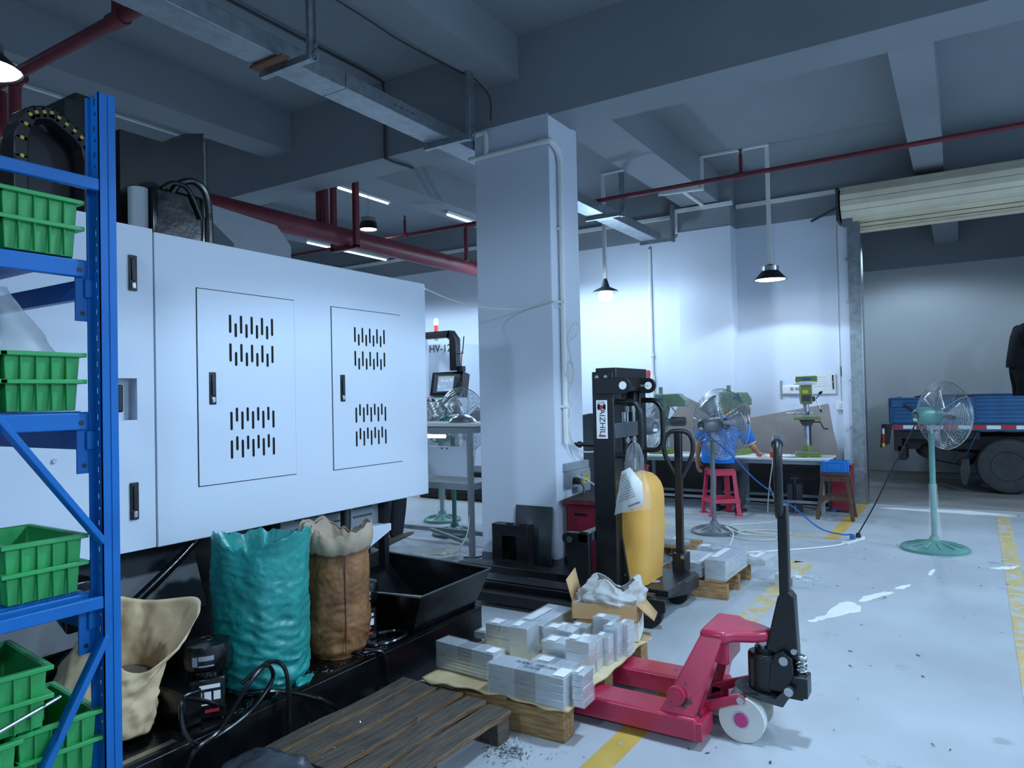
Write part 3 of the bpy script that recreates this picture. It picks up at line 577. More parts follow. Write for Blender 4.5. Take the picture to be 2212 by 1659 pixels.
# ---------------- sacks
def ridge(p, s=1., o=0.): return 1-2.2*abs(nz(p, s, o))
def sack(name, label, loc, prof, m, rz, fold, seed, lining=None, lean=0., flat=0.):
    t = T(name, label, 'sack', loc, rz); n = 128; H = prof[-1][1]; K = 80
    def rad(z):
        for (r0,z0),(r1,z1) in zip(prof, prof[1:]):
            if z <= z1: u = (z-z0)/(z1-z0); u = u*u*(3-2*u); return r0+(r1-r0)*u
        return prof[-1][0]
    def sh(p, a, k):
        z = p.z; u = z/H; r = sqrt(p.x**2+p.y**2); c, s_ = cos(a), sin(a)
        low = max(0, 1-u*1.35); hi = max(0, (u-.45)/.55)
        d = fold*(.55*ridge((c*1.1,s_*1.1,z*17+.8*sin(2*a+seed)),1.5,seed)*(.25+low) + .9*nz((c*1.6,s_*1.6,z*3),1.4,seed+3))
        d += fold*.6*hi*ridge((c*1.5+z*2,s_*1.5-z,z*1.5),1.3,seed+5) + .22*fold*ridge((c*6,s_*6,z*34),1.,seed+9)*min(1,(1-u)*4)
        d += flat*cos(2*a)*hi
        f = (r+d)/max(r,1e-4)
        rim = max(0,(u-.7)/.3); zz = z + rim*(.022*sin(a*2+1)+.015*sin(3*a+seed)+.03*nz((c*2.5,s_*2.5,0),2,seed))
        return Vector((p.x*f+lean*u, p.y*f, zz))
    P = [(0.001,0)]+[(max(.01,rad(H*k/K)), H*k/K) for k in range(K+1)]
    mb = MB().lathe(P, n, fn=sh); mb.f = [f for f in mb.f if len(f) == 4]; mb.build('sack_body', m, t, thick=.002, ang=50)
    def inn(p, a, k):
        q = sh(Vector((p.x,p.y,min(p.z,H))), a, k); w = k/12
        q = Vector((q.x*(1-.10*w), q.y*(1-.10*w), q.z)); q.z += p.z-H if p.z > H else 0
        return q + Vector((cos(a),sin(a),0))*(-.035*w*(1+ridge((cos(a)*1.1,sin(a)*1.1,w*1.2),1.1,seed+2)))
    P2 = [(max(.01,rad(H)-.003), H-.15*(k/12)) for k in range(13)]+[(.02,H-.16)]
    mb = MB().lathe(P2, n, fn=inn); mb.f = [f for f in mb.f if len(f) == 4]; mb.build('open_mouth', lining or m, t, ang=50)
    return t, sh
gs, _ = sack('woven_sack', 'tall teal green woven sack standing open on the tank', (-2.635,2.09,.228), [(.15,0),(.188,.05),(.196,.18),(.19,.40),(.186,.56),(.19,.64)], M_TEAL, .4, .017, 2.3, None, 0, .02)
MB().grid(10,8,lambda u,v: (.15+.085*u-.03*v,-.06+.12*v+.02*sin(9*u),.008+.035*(1-u)*sin(pi*v)+.012*nz((u*3,v*3,0),2,1))).build('sewn_corner', M_TEAL, gs, thick=.006)
bs, shb = sack('paper_sack', 'stained brown paper sack with rolled pale rim on the tank', (-2.60,2.50,.228), [(.10,0),(.135,.05),(.152,.16),(.15,.38),(.142,.50),(.144,.60)], M_KRAFT, .1, .013, 6.1, M_KRAFTL, 0, .022)
m_ = MB().lathe([(.150+.014*sin(pi*k/8), .505+.105*k/8) for k in range(9)], 96, fn=lambda p,a,k: shb(p,a,k)+Vector((cos(a),sin(a),0))*.006)
m_.f = [f for f in m_.f if len(f) == 4]; m_.build('rolled_rim', M_KRAFTL, bs, thick=.003, ang=50)
sm = [shb(Vector((.152*cos(-.62),.152*sin(-.62),z)),-.62,0)+Vector((cos(-.62),sin(-.62),0))*.002 for z in [.04+.015*i for i in range(34)]]
MB().tube(sm,.003,5).build('side_seam', mat('seam_brown','#5a3a28',.8), bs)
# big open kraft bag lying on tank behind the shelf
kb = T('open_kraft_bag', 'crumpled tan kraft bag gaping open behind the blue shelf post', 'bag', (-2.70,1.43,.25), 1.08)
random.seed(12); JT = {}
def kraft(u, v):
    a = 2*pi*u; c, s_ = cos(a), sin(a); sq = (abs(c)**3+abs(s_)**3)**(-1/3)
    aw = (.20-.075*v)*sq; b = (.115-.01*v)*sq
    x = aw*c+.13*v**1.6-.03; y = b*s_; z = .34*v+v*v*(.11*s_-.02*c+.05*max(0,-c)+.05*max(0,c)**3)
    if v < .15: x *= .9+.6*v; y *= .9+.6*v
    x += .11*max(0,c)**4*max(0,(v-.72)/.28); z += .05*max(0,c)**4*max(0,(v-.8)/.2)
    w_ = .012*(1 if v < .97 else .4); q = (c*1.6+v, s_*1.6, v*2.6)
    k = w_*(1.3*ridge(q,1.3,3)+.45*ridge((q[0]*2,q[1]*2,q[2]*2),1.5,8)); j = w_*.9*nz((c*3,s_*3,v*4),1.5,5)
    return (x+k*c+j, y+k*s_, z+j*.6)
mb = MB().grid(96,40,kraft); mb.build('bag_wall', M_PAPER, kb, thick=.002, ang=80)
MB().add([kraft(i/24,.0) for i in range(24)], [tuple(range(24))]).build('bag_bottom', M_PAPERD, kb)
MB().add([kraft(i/24,.5) for i in range(24)], [tuple(range(24))]).build('bag_filling', M_PAPERD, kb)

# ================================================================ BLUE SHELF WITH GREEN CRATES
sh = T('storage_shelf', 'blue steel storage shelf with slotted post at left edge', 'shelf')
def post(x, y, fy):
    # +X web with grooves, holed -Y flange, +Y flange
    w_ = MB().bx(x-.003,x,y,y+.044,0,2.262).bx(x,x+.0025,y+.002,y+.010,0,2.262).bx(x,x+.002,y+.024,y+.043,0,2.262)
    w_.bx(x-.038,x,y+.041,y+.044,0,2.262)
    p = w_.build('post', M_BLUE, sh)
    f_ = MB().bx(x-.038,x-.024,y,y+.003,0,2.262).bx(x-.012,x,y,y+.003,0,2.262)
    z = .0
    while z < 2.19:
        f_.bx(x-.024,x-.012,y,y+.003,z,min(z+.026,2.262)).bx(x-.024,x-.012,y,y+.003,z+.034,min(z+.054,2.262)).bx(x-.024,x-.0195,y,y+.003,z+.026,z+.034).bx(x-.0165,x-.012,y,y+.003,z+.054,min(z+.068,2.262)); z += .068
    f_.build('holed_flange', M_BLUE, p); MB().bx(x-.041,x-.036,y-.012,y+.003,0,2.25).build('post_lip', M_BLUE, p)
post(-1.87,.996,1); post(-1.87,.36,-1)
Xo = -1.866
for z in (2.02,.948): MB().bx(Xo-.022,Xo-.004,.36,1.0,z-.016,z+.016).build('frame_brace', M_BLUE, sh, bevel=.003)
for a, b in (((-1.88,.55,1.72),(-1.88,1.0,1.10)),((-1.88,1.005,.86),(-1.88,.70,.30)),((-1.88,.40,.60),(-1.88,1.0,-.1))):
    if b[2] > 0: MB().bar(a,b,.016,.034,(1,0,0)).build('diagonal_brace', M_BLUE, sh, bevel=.003)
for z in (1.828,1.437,.978,.53):
    L_ = MB().bx(-1.918,-1.898,.40,.975,z-.048,z-.004).build('shelf_edge_beam', M_BLUE, sh, bevel=.003)
    MB().bx(-1.914,-1.909,.955,.99,z-.16,z-.002).build('beam_hook_plate', M_BLUE, L_); MB().cyl((-1.909,.972,z-.14),(-1.9085,.972,z-.14),.006,n=12).cyl((-1.898,.96,z-.03),(-1.8965,.96,z-.03),.006,n=12).build('bolt', M_BLKP, L_)
    MB().bx(-2.74,-1.90,.975,1.0,z-.10,z-.05).build('shelf_long_beam', M_BLUE, sh, bevel=.003); MB().bx(-2.74,-1.90,.36,.38,z-.07,z-.02).build('shelf_long_beam', M_BLUE, sh, bevel=.003)
    MB().bx(-2.74,-1.92,.40,.97,z-.006,z).build('shelf_panel', M_BLUE, sh)
MB().bx(-2.78,-2.74,.36,.40,0,2.26).bx(-2.78,-2.74,.96,1.0,0,2.26).build('post', M_BLUE, sh)
def crate_mesh(L=.29, W=.172, H=.145):   # length along -X
    m = MB(); t = .006
    def ring(z, g): return [(-g,-g,z),(L+g,-g,z),(L+g,W+g,z),(-g,W+g,z)]
    def shell(z0,g0,z1,g1): m.add(ring(z0,g0)+ring(z1,g1),[(0,1,5,4),(1,2,6,5),(2,3,7,6),(3,0,4,7)])
    tp = .008
    shell(0,-tp,H,0); m.add(ring(0,-tp),[(3,2,1,0)]); shell(H,0,H,-t); shell(H,-t,.006,-tp-t); m.add(ring(.006,-tp-t),[(0,1,2,3)])
    def flange(z0,z1,o):
        gi = -tp*(1-z0/H)-.001; m.add(ring(z0,gi)+ring(z0,o)+ring(z1,o)+ring(z1,gi),[(0,4,5,1),(1,5,6,2),(2,6,7,3),(3,7,4,0),(4,8,9,5),(5,9,10,6),(6,10,11,7),(7,11,8,4),(8,12,13,9),(9,13,14,10),(10,14,15,11),(11,15,12,8)])
    flange(H-.010,H+.001,.012); flange(H*.50-.005,H*.50+.006,.012)
    def rib(x0,x1,y0,y1): m.bx(x0,x1,y0,y1,.002,H-.008)
    for k in range(1,5):
        y = W*k/5; rib(-.0065,.004,y-.002,y+.002); rib(L-.004,L+.0065,y-.002,y+.002)
    for k in range(1,7):
        x = L*k/7; rib(x-.002,x+.002,-.0065,.004); rib(x-.002,x+.002,W-.004,W+.0065)
    return m.mesh('crate_shell', M_GREEN, True, 30)
CM = crate_mesh()
def crate(x, y, z, rz, label, cm=CM, m=None):
    o = obj('plastic_crate', cm, None, bevel=.0018); o.location = (x,y,z); o.rotation_euler = (0,0,rz)
    return tag(o, label, 'crate', 'green crates on the blue shelf')
PI = pi
crate(-1.905,.960,1.83,PI+.01,'green plastic crate on the top level of the blue shelf')
crate(-1.905,.962,1.439,PI,'green plastic crate holding a clear bag, on the middle shelf level')
crate(-1.905,.962,.98,PI-.02,'green plastic crate, empty, on the level above the diagonal brace')
crate(-1.905,.78,1.83,PI,'green plastic crate cut by the left edge, top shelf level'); crate(-1.905,.782,1.439,PI,'green plastic crate cut by the left edge, middle shelf level')
crate(-1.89,.985,.532,PI-.10,'green plastic crate on the lowest level, behind the diagonal brace'); crate(-1.885,.80,.532,PI-.05,'green plastic crate with a steel rod across it, lowest level')
crate(-1.885,.868,.682,PI-.12,'green plastic crate stacked on top of the lowest crates')
o = MB().cyl((-1.84,.70,.715),(-1.90,.905,.735),.0045,n=10).build('steel_rod', M_STEEL); tag(o, 'shiny steel rod lying across the lowest green crates', 'rod')
# clear bag in the middle crate
def bag(u, v):
    a = 2*pi*u; k = max(0,1-v); c = abs(cos(a))**.8*(1 if cos(a) >= 0 else -1); s_ = abs(sin(a))**.8*(1 if sin(a) >= 0 else -1)
    y = .085*s_*(1-v*.72)+.03*v*(1.2-v); x = -.13*c*(1-.86*v)
    y += -.045*v*v+.010*nz((u*5,v*4,0),1.5,3); x += .012*nz((u*6,v*5,2),1.5,8)
    z = .15*v+.05*v*v*(1.0-.9*sin(a)*(1-v)) if v < 1 else .205
    return (-2.05+x, .875+y, 1.55+z)
o = MB().grid(40,16,bag).build('clear_plastic_bag', M_BAGC, ang=55); tag(o, 'crumpled clear plastic bag sticking out of the middle crate', 'plastic bag')
# ================================================================ DARK PALLET
dp = T('dark_wooden_pallet', 'worn dark wooden pallet, empty, in the foreground', 'pallet', (-2.30,1.80,0), -.02)
for k,(a,b) in enumerate(((.0,.085),(.108,.215),(.240,.355),(.382,.487),(.514,.635))):
    random.seed(k); mb = MB(); nn = 14
    L0 = random.uniform(-.02,.03); L1 = .80+random.uniform(-.02,.02)
    for i in range(nn+1):
        y = L0+(L1-L0)*i/nn; e = random.uniform(-.003,.003); e2 = random.uniform(-.003,.003); zz = .004*sin(i*.5+k)
        mb.v += [(a+e,y,.110+zz),(b+e2,y,.110+zz),(b+e2,y,.130+zz),(a+e,y,.130+zz)]
    for i in range(nn):
        q = i*4; mb.f += [(q,q+1,q+5,q+4),(q+1,q+2,q+6,q+5),(q+2,q+3,q+7,q+6),(q+3,q,q+4,q+7)]
    mb.f += [(3,2,1,0),(nn*4,nn*4+1,nn*4+2,nn*4+3)]
    o = mb.build('plank', M_WOODD, dp, bevel=.002); o.data.materials.append(M_WOODE)
    for p_ in o.data.polygons: p_.material_index = 1 if abs(p_.normal.x) > .7 else 0
for y in (.70,.22,.04): MB().bx(.02,.62,y,y+.085,0,.108).build('stringer', M_WOODD, dp, bevel=.004)
random.seed(5)
sw_ = swarf('swarf', 110, lambda: (R_(0,.5),R_(.0,.78),.1365), 21, dp, .014)
o = MB().tube([(.34,.52,.136),(.385,.475,.137)],.0025,6).build('drill_shaving', M_STEEL, dp)
swarf('swarf_floor', 260, lambda: (-1.62+random.gauss(0,.05),2.47+random.gauss(0,.04),.003), 22, fl, .018)
swarf('swarf_floor', 90, lambda: (R_(-1.62,-1.3),R_(2.0,2.6),.003), 23, fl, .012)
gb = T('crumpled_grey_bag', 'crumpled dark grey plastic bag at the bottom edge beside the pallet', 'bag', (-2.14,1.70,0), .3)
MB().ball((0,0,.09),.14,(1.25,1,.72),32,20,lambda p: p*(1+.22*nz(p*9,1.,3)+.12*nz(p*22,1.,7))).build('bag_film', mat('dark_grey_film','#3c4249',.3,var=.25,scale=14,bump=.4,bscale=25), gb, ang=60)
# ================================================================ ALUMINIUM PALLET
ap = T('loaded_wooden_pallet', 'light wooden pallet with a ragged plywood sheet carrying aluminium blocks', 'pallet', (-2.14,2.62,0), .035)
for y in (.0,.44,.93): MB().bx(.02,.70,y,y+.10,0,.126).build('stringer', M_WOODP, ap, bevel=.004)
for x in (.02,.30,.58): MB().bx(x,x+.125,-.01,1.08,.1275,.146).build('deck_board', M_WOODP, ap, bevel=.003)
def ply(u, v):
    e = .025*nz((u*7,v*7,0),1.,3); x = -.03+.76*u; y = -.03+1.03*v
    if v in (0,1): y += .03*nz((u*9,v,1),1,2)
    if u in (0,1): x += .03*nz((v*9,u,1),1,6)
    edge = max(0, .08-min(u,1-u,v,1-v))/.08
    return (x, y, .1515+.004*nz((u*4,v*4,2),1,1)+edge*.018*nz((u*6,v*6,5),1,4))
MB().grid(30,36,ply).build('plywood_sheet', M_PLY, ap, thick=.009, ang=50)
# aluminium stock
AL = 0
def plates(x, y, z, lx, ly, h, n, rz, label, vert=False, wrap=True, name='aluminium_block_stack'):
    """stack of n plates, wrapped in film"""
    t = T(name, label, 'aluminium stock', (x,y,z), rz, 'wrapped aluminium stock')
    random.seed(int(x*1000+y*77))
    for k in range(n):
        a = h*k/n; b = h*(k+1)/n-.0012; j = random.uniform(-.0025,.0025); g = random.uniform(-.0015,.0015)
        MB().bx(j,lx+j,g,ly+g,a,b).build('aluminium_plate', M_ALU, t, bevel=.0012)
    if wrap:
        def band(x0,x1):
            e = .0018; return MB().bx(x0,x1,-e-.002,ly+e+.002,-.0005,h+e)
        if lx > .16: band(-.004,.09*lx/.3+.02).build('film_wrap', M_FILM, t); band(lx-.09*lx/.3-.02,lx+.004).build('film_wrap', M_FILM, t)
        else: band(-.004,lx+.004).build('film_wrap', M_FILM, t)
        MB().bx(lx*.1,lx*.42,ly*.15,ly*.8,h+.002,h+.0032).build('paper_label', M_WHITEP, t) if lx <= .2 else MB().bx(lx*.84,lx*.985,ly*.1,ly*.85,h+.002,h+.0032).build('paper_label', M_WHITEP, t)
    return t
z0 = .160
plates(-2.17,2.73,z0,.34,.085,.125,8,-.07,'long flat-plate aluminium stack at the left end of the pallet')
b_ = plates(-1.795,2.615,z0,.375,.115,.125,4,-.01,'biggest aluminium plate stack with handwriting, front edge of pallet')
for k,(tx,s_) in enumerate((('AL6061  1500×385',.026),('3×16×26',.022))): text('handwriting', tx, s_, M_PRINT, frame((.20,.075-.035*k,.1268),(1,0,0),(0,1,0)), b_, .0003)
plates(-1.405,2.66,z0,.05,.10,.135,5,.03,'narrow aluminium plate stack at the right end of the front stack')
plates(-2.10,3.04,z0,.165,.10,.135,2,.02,'wide square aluminium block behind the long left stack')
plates(-1.93,3.0,z0,.10,.115,.155,1,.03,'tall aluminium block beside the wide square one')
plates(-2.02,3.20,z0,.16,.36,.11,5,.0,'long pale plate stack pointing to the stacker')
plates(-1.80,3.12,z0,.16,.09,.135,3,.02,'aluminium block stack in the middle row, left of carton')
plates(-1.72,2.86,z0,.20,.09,.07,2,.02,'low aluminium block right behind the front stack')
plates(-1.735,2.985,z0,.145,.10,.12,3,.03,'aluminium block stack wrapped in film, centre of pallet')
plates(-1.585,2.94,z0,.115,.085,.165,3,.05,'tall film-wrapped aluminium block at pallet centre right')
plates(-1.575,3.04,z0,.10,.08,.14,3,.05,'aluminium block behind the tall centre right block')
plates(-1.52,3.13,z0,.065,.07,.135,2,.03,'slim aluminium block right of the middle row')
plates(-1.515,3.21,z0,.07,.08,.16,2,.04,'slim aluminium block, second from the carton')
plates(-1.60,3.27,z0,.11,.075,.175,3,.03,'tall aluminium block stack in front of the carton')
plates(-1.475,3.29,z0,.05,.085,.155,4,.03,'narrow aluminium stack at right front of the carton')
plates(-1.70,3.22,z0,.085,.07,.13,2,.05,'small aluminium block left of the tall carton block')
plates(-2.25,3.16,z0,.12,.12,.035,2,.03,'thin aluminium plates at the pallet left edge')
plates(-1.81,3.25,z0,.09,.09,.10,2,.0,'small aluminium block beside the long pale plates',)
# cartons
cb = T('printed_carton', 'white carton with dark characters under the open box', 'box', (-1.775,3.42,.162), .27)
MB().bx(0,.33,0,.24,0,.10).build('carton_body', M_CARD, cb, bevel=.003); MB().bx(.26,.332,-.0015,.2,.0,.099).build('white_side', M_WHITEP, cb)
text('carton_print', '澎湃动力', .042, mat('print_brown','#4a2a28',.7), FY((.12,-.0012,.06)), cb)
ob = T('open_carton', 'open tan cardboard box holding a grey cloth bag', 'box', (-1.79,3.40,.264), .27)
t_ = .005
MB().bx(0,.35,0,t_,0,.085).build('front_wall', M_CARD, ob); MB().bx(0,.35,.25,.25+t_,0,.085).build('rear_wall', M_CARD, ob); MB().bx(0,t_,0,.25,0,.085).build('side_wall', M_CARD, ob); MB().bx(.35-t_,.35,0,.25,0,.085).build('side_wall', M_CARD, ob); MB().bx(0,.35,0,.25,0,.004).build('box_floor', M_CARD, ob)
MB().add([(0,.02,.085),(0,.25,.085),(-.03,.25,.21),(-.03,.02,.20)],[(0,1,2,3)]).build('raised_flap', M_CARD, ob, thick=.005)
MB().add([(.35,.0,.085),(.35,.22,.085),(.43,.20,.0),(.43,.02,.01)],[(0,1,2,3)]).build('hanging_flap', M_CARD, ob, thick=.005)
gc = T('grey_cloth_bag', 'crumpled pale grey cloth bag lying in the open box', 'bag', (-1.655,3.56,.27), .3)
def cl_(u, v):
    a = 2*pi*u; r = .155*sin(pi*(.12+.75*v))**.7; k = nz((cos(a)*1.6,sin(a)*1.6,v*2),1.3,4)*.04+ridge((cos(a)*1.8+v,sin(a)*1.8,v*2.2),1.5,9)*.016+ridge((cos(a)*4,sin(a)*4-v*2,v*3),1.4,14)*.009
    return ((r+k)*cos(a)*1.15+.03*v, (r+k)*sin(a)*.7, .16*v+.035*sin(3*a+1)*v+k*.4)
MB().grid(128,48,cl_).build('cloth', M_CLOTH, gc, thick=.003, ang=70)
MB().add([cl_(i/24,.55) for i in range(24)], [tuple(range(24))]).build('cloth_filling', M_CLOTH, gc)
# ================================================================ RED PALLET JACK (forks point to -X)
pj = T('pallet_jack', 'red hand pallet jack with black pump and tall handle', 'pallet jack', (-.81,3.13,0), -.0)
# local: x to the right, y across, z up
def fork(y0):
    L_ = -1.45; P = [(-.14,.035),(-.14,.125),(L_+.18,.125),(L_+.03,.085),(L_,.05),(L_+.02,.035)]
    f_ = MB().prism([(a,b) for a,b in P], y0, y0+.16, 'y').build('fork', M_JACK, pj, bevel=.010)
    MB().bx(-.24,-.115,y0+.004,y0+.156,.036,.112).build('fork_heel', M_JACK, f_, bevel=.004)
    MB().cyl((L_+.2,y0+.05,.037),(L_+.2,y0+.11,.037),.036,n=16).build('load_roller', M_WHEEL, f_)
fork(-.275); fork(.115)
for y0, y1 in ((-.262,-.135),(.135,.262)):   # leaning box legs
    leg = MB().add([(-.30,y0,.12),(-.15,y0,.12),(-.06,y0*.53+(.0 if y0<0 else -.01),.43),(-.155,y0*.53+(.0 if y0<0 else -.01),.43),(-.30,y1,.12),(-.15,y1,.12),(-.06,y1*.53+(.01 if y0<0 else .0),.43),(-.155,y1*.53+(.01 if y0<0 else 0),.43)],
        [(0,1,2,3),(7,6,5,4),(0,4,5,1),(1,5,6,2),(2,6,7,3),(3,7,4,0)]).build('leaning_leg', M_JACK, pj, bevel=.008)
    s_ = y0-.012 if y0 < 0 else y1+.012
    MB().cyl((-.225,s_,.20),(-.225,s_+.03 if y0 < 0 else s_-.03,.20),.024,n=18).cyl((-.225,s_+.008,.20),(-.225,s_+.03 if y0<0 else s_-.03,.20),.038,n=20).build('pivot_boss', M_JACK, leg)
top = [(-.16,-.142),(-.055,-.142),(-.02,-.10),(.05,-.07),(.10,-.03),(.105,.03),(.05,.07),(-.02,.10),(-.055,.142),(-.16,.142)]
MB().prism(top, .40, .45, 'z').build('head_plate', M_JACK, pj, bevel=.016)
MB().bx(-.12,-.05,-.10,.10,.30,.41).build('inner_brace', M_JACK, pj, bevel=.01)
MB().cyl((.07,-.0,.40),(.07,0,.36),.022,n=16).cyl((.07,0,.405),(.07,0,.39),.035,n=18).build('piston_rod', M_STEEL, pj)
MB().cyl((.075,0,.20),(.075,0,.355),.068,n=24).bx(.02,.15,-.06,.06,.21,.345).build('pump_body', M_BLACK, pj, bevel=.01)
MB().cyl((.075,0,.355),(.075,0,.375),.040,n=18).build('pump_neck', M_BLACK, pj)
MB().prism([(.0,.205),(.155,.205),(.17,.24),(.15,.215)], -.02,.02,'y').build('pump_foot', M_BLACK, pj)
MB().lathe([(.0,.0),(.07,.004),(.105,.03),(.11,.035),(.07,.012),(0,.008)],24,(.06,0,.17)).build('turntable', M_DGREY, pj)
for sy in (-1,1):
    MB().prism([(.06,.175),(.16,.165),(.20,.235),(.185,.25),(.13,.195),(.06,.20)], sy*.075-.008, sy*.075+.008,'y').build('steer_yoke', M_DGREY, pj, bevel=.003)
    MB().cyl((.185,sy*.065,.235),(.185,sy*.09,.235),.018,n=16).build('yoke_bolt', M_STEEL, pj)
    MB().prism([(-.20,.075),(-.185,.13),(-.01,.20),(.02,.195),(.02,.17),(-.03,.155)], sy*.125-.010, sy*.125+.010,'y').build('lift_link', M_JACK, pj, bevel=.004)
    MB().cyl((.005,sy*.10,.183),(.005,sy*.142,.183),.015,n=14).build('link_pin', M_STEEL, pj)
    MB().bx(-.20,.02,sy*.09-.012,sy*.09+.012,.05,.075).build('push_rod', M_DGREY, pj)
# steering wheels
for wy in (-.115,.055):
    wt = MB().lathe([(.066,0),(.092,0),(.094,.006),(.094,.049),(.092,.055),(.066,.055),(.066,.04),(.066,.0)],40,M=Matrix.Rotation(-pi/2,4,'X'),o=(0,wy,.094)).build('steer_wheel', M_WHEEL, pj)
    MB().lathe([(.0,.024),(.07,.024),(.07,.034),(0,.034)],30,M=Matrix.Rotation(-pi/2,4,'X'),o=(0,wy,.094)).build('wheel_disc', mat('nylon_recess_shade','#8a8a84',.5), wt)  # disc coloured darker than the nylon to give the recess its shade
    for k in range(7):
        a = 2*pi*k/7; d = Vector((cos(a),0,sin(a))); MB().bar(Vector((0,wy+.009,.094))+d*.03, Vector((0,wy+.009,.094))+d*.068, .014,.013,(0,1,0)).build('wheel_spoke', M_WHEEL, wt)
    MB().cyl((0,wy-.002,.094),(0,wy+.02,.094),.036,n=24).build('hub_ring', M_STEEL, wt)
    MB().cyl((0,wy-.008,.094),(0,wy,.094),.028,.030,n=24).build('hub_cap', M_PINK, wt)
MB().cyl((0,-.10,.094),(0,.10,.094),.012).build('axle', M_STEEL, pj)
# handle assembly
for sy in (-1,1):
    MB().prism([(.10,.22),(.17,.22),(.20,.30),(.195,.36),(.16,.385),(.13,.37),(.11,.32)], sy*.055-.007, sy*.055+.007,'y').build('handle_bracket', M_BLACK, pj, bevel=.003)
    MB().cyl((.165,sy*.05,.35),(.165,sy*.075,.35),.018,n=16).cyl((.20,sy*.03,.385),(.20,sy*.045,.385),.012,n=12).build('bracket_pin', M_STEEL, pj)
MB().bx(.16,.25,-.045,.045,.20,.285).build('valve_block', M_BLACK, pj, bevel=.006)
MB().bx(.12,.23,-.03,.03,.185,.21).build('pedal_block', M_BLACK, pj, bevel=.005)
sp_ = [(.222+.02*cos(t*1.0), .0+.02*sin(t*1.0), .285+.065*t/25) for t in range(26)]
MB().tube(spline([(.222+.019*cos(2*pi*t/8),.019*sin(2*pi*t/8),.287+.055*t/28) for t in range(29)],2),.004,6).build('return_spring', M_STEEL, pj)
MB().ball((.222,0,.352),.024,(1,1,.6)).build('plunger_cap', M_STEEL, pj)
MB().prism([(.085,.37),(.215,.345),(.205,.60),(.185,.625),(.14,.60)], -.032,.032,'y').build('handle_fork', M_BLACK, pj, bevel=.006)
MB().bx(.145,.185,-.025,.025,.58,.98).build('handle_shaft', M_BLACK, pj, bevel=.006)
def hx(y, z): return (.150-.20*y, y, z)
lo = [hx(y,z) for y,z in ((0,.93),(-.05,.97),(-.095,1.05),(-.105,1.13),(-.095,1.20),(-.06,1.235),(0,1.243),(.06,1.235),(.095,1.20),(.105,1.13),(.095,1.05),(.05,.97))]
MB().tube(spline(lo,6,True),.0175,12,True).build('handle_loop', M_BLKP, pj)
MB().tube(spline([hx(-.07,1.232),hx(0,1.243),hx(.07,1.232)],6),.024,12).build('grip', M_DGREY, pj)
# ================================================================ STACKER (forks to -X)
st = T('pallet_stacker', 'black hand stacker with yellow power cover and tall mast', 'stacker', (-2.0,4.55,0))
def SB(name, x0,x1,y0,y1,z0,z1,m=M_BLACK,bv=.005,p=None): return MB().bx(x0,x1,y0,y1,z0,z1).build(name,m,p or st,bevel=bv)
# mast channels; near one faces the camera (-Y)
SB('mast_channel',-.05,.10,-.30,-.19,.08,1.60); SB('mast_channel',-.05,.10,.15,.26,.08,1.60)
SB('inner_mast',-.035,.085,-.19,-.13,.10,1.585); SB('inner_mast',-.035,.085,.09,.15,.10,1.585)
SB('mast_crosshead',-.03,.115,-.285,.25,1.47,1.625); SB('head_slot',.112,.1165,-.12,.20,1.50,1.565,M_GAP,0)
for y in (-.06,.05): 
    c_ = MB().cyl((.02,y,.2),(.02,y,1.18),.028,n=16).build('lift_cylinder', M_BLACK, st); MB().cyl((.02,y,1.17),(.02,y,1.36),.016,n=14).build('cylinder_rod', M_STEEL, c_)
    MB().cyl((.02,y,1.33),(.02,y,1.47),.026,n=6).build('chain_end', M_BLACK, c_)
    r_ = MB().cyl((.09,y,1.12),(.09,y,1.36),.010,n=10).build('tie_rod', M_STEEL, st); MB().cyl((.09,y,1.13),(.09,y,1.155),.022,n=6).build('rod_nut', M_STEEL, r_); MB().cyl((.09,y,1.33),(.09,y,1.37),.018,n=6).build('rod_nut', M_STEEL, r_)
SB('chain_crossbar',.075,.105,-.29,.20,1.165,1.265,M_DGREY)
for z in (1.46,):
    MB().tube(spline([(.10,-.25,z-.055),(.14,-.25,z-.06),(.215,-.25,z-.06),(.25,-.25,z-.10),(.262,-.25,z-.16),(.262,-.25,z-.32),(.245,-.25,z-.38),(.20,-.25,z-.405),(.10,-.25,z-.405)],5),.018,12).build('guard_handle', M_BLACK, st)
    MB().tube(spline([(.10,.20,z-.055),(.14,.20,z-.055),(.19,.20,z-.06),(.23,.20,z-.10),(.242,.20,z-.15),(.242,.20,z-.32),(.225,.20,z-.375),(.18,.20,z-.40),(.10,.20,z-.40)],5),.018,12).build('guard_handle', M_BLACK, st)
# head arms with holes and rollers
for y0 in (-.318,.12):
    P = [(-.02,1.46),(.0,1.455),(.175,1.455)]+[(.175+.052*cos(a),1.507+.052*sin(a)) for a in [(-pi/2)+pi*k/8 for k in range(9)]]+[(-.02,1.56)]
    a_ = MB().prism(P,y0,y0+.018,'y').build('head_arm', M_BLACK, st, bevel=.003)
    MB().cyl((.175,y0-.002,1.507),(.175,y0+.001 if y0<0 else y0+.02,1.507),.026,n=20).build('arm_pin', M_WHITEP, a_)
text('arm_print','Capacity 2000kg',.022,M_GREYP,FY((.10,.1185,1.507)),st)
for x in (-.012,.05): MB().cyl((x,-.304,1.565),(x,-.298,1.565),.013,n=10).build('mast_bolt', M_STEEL, st)
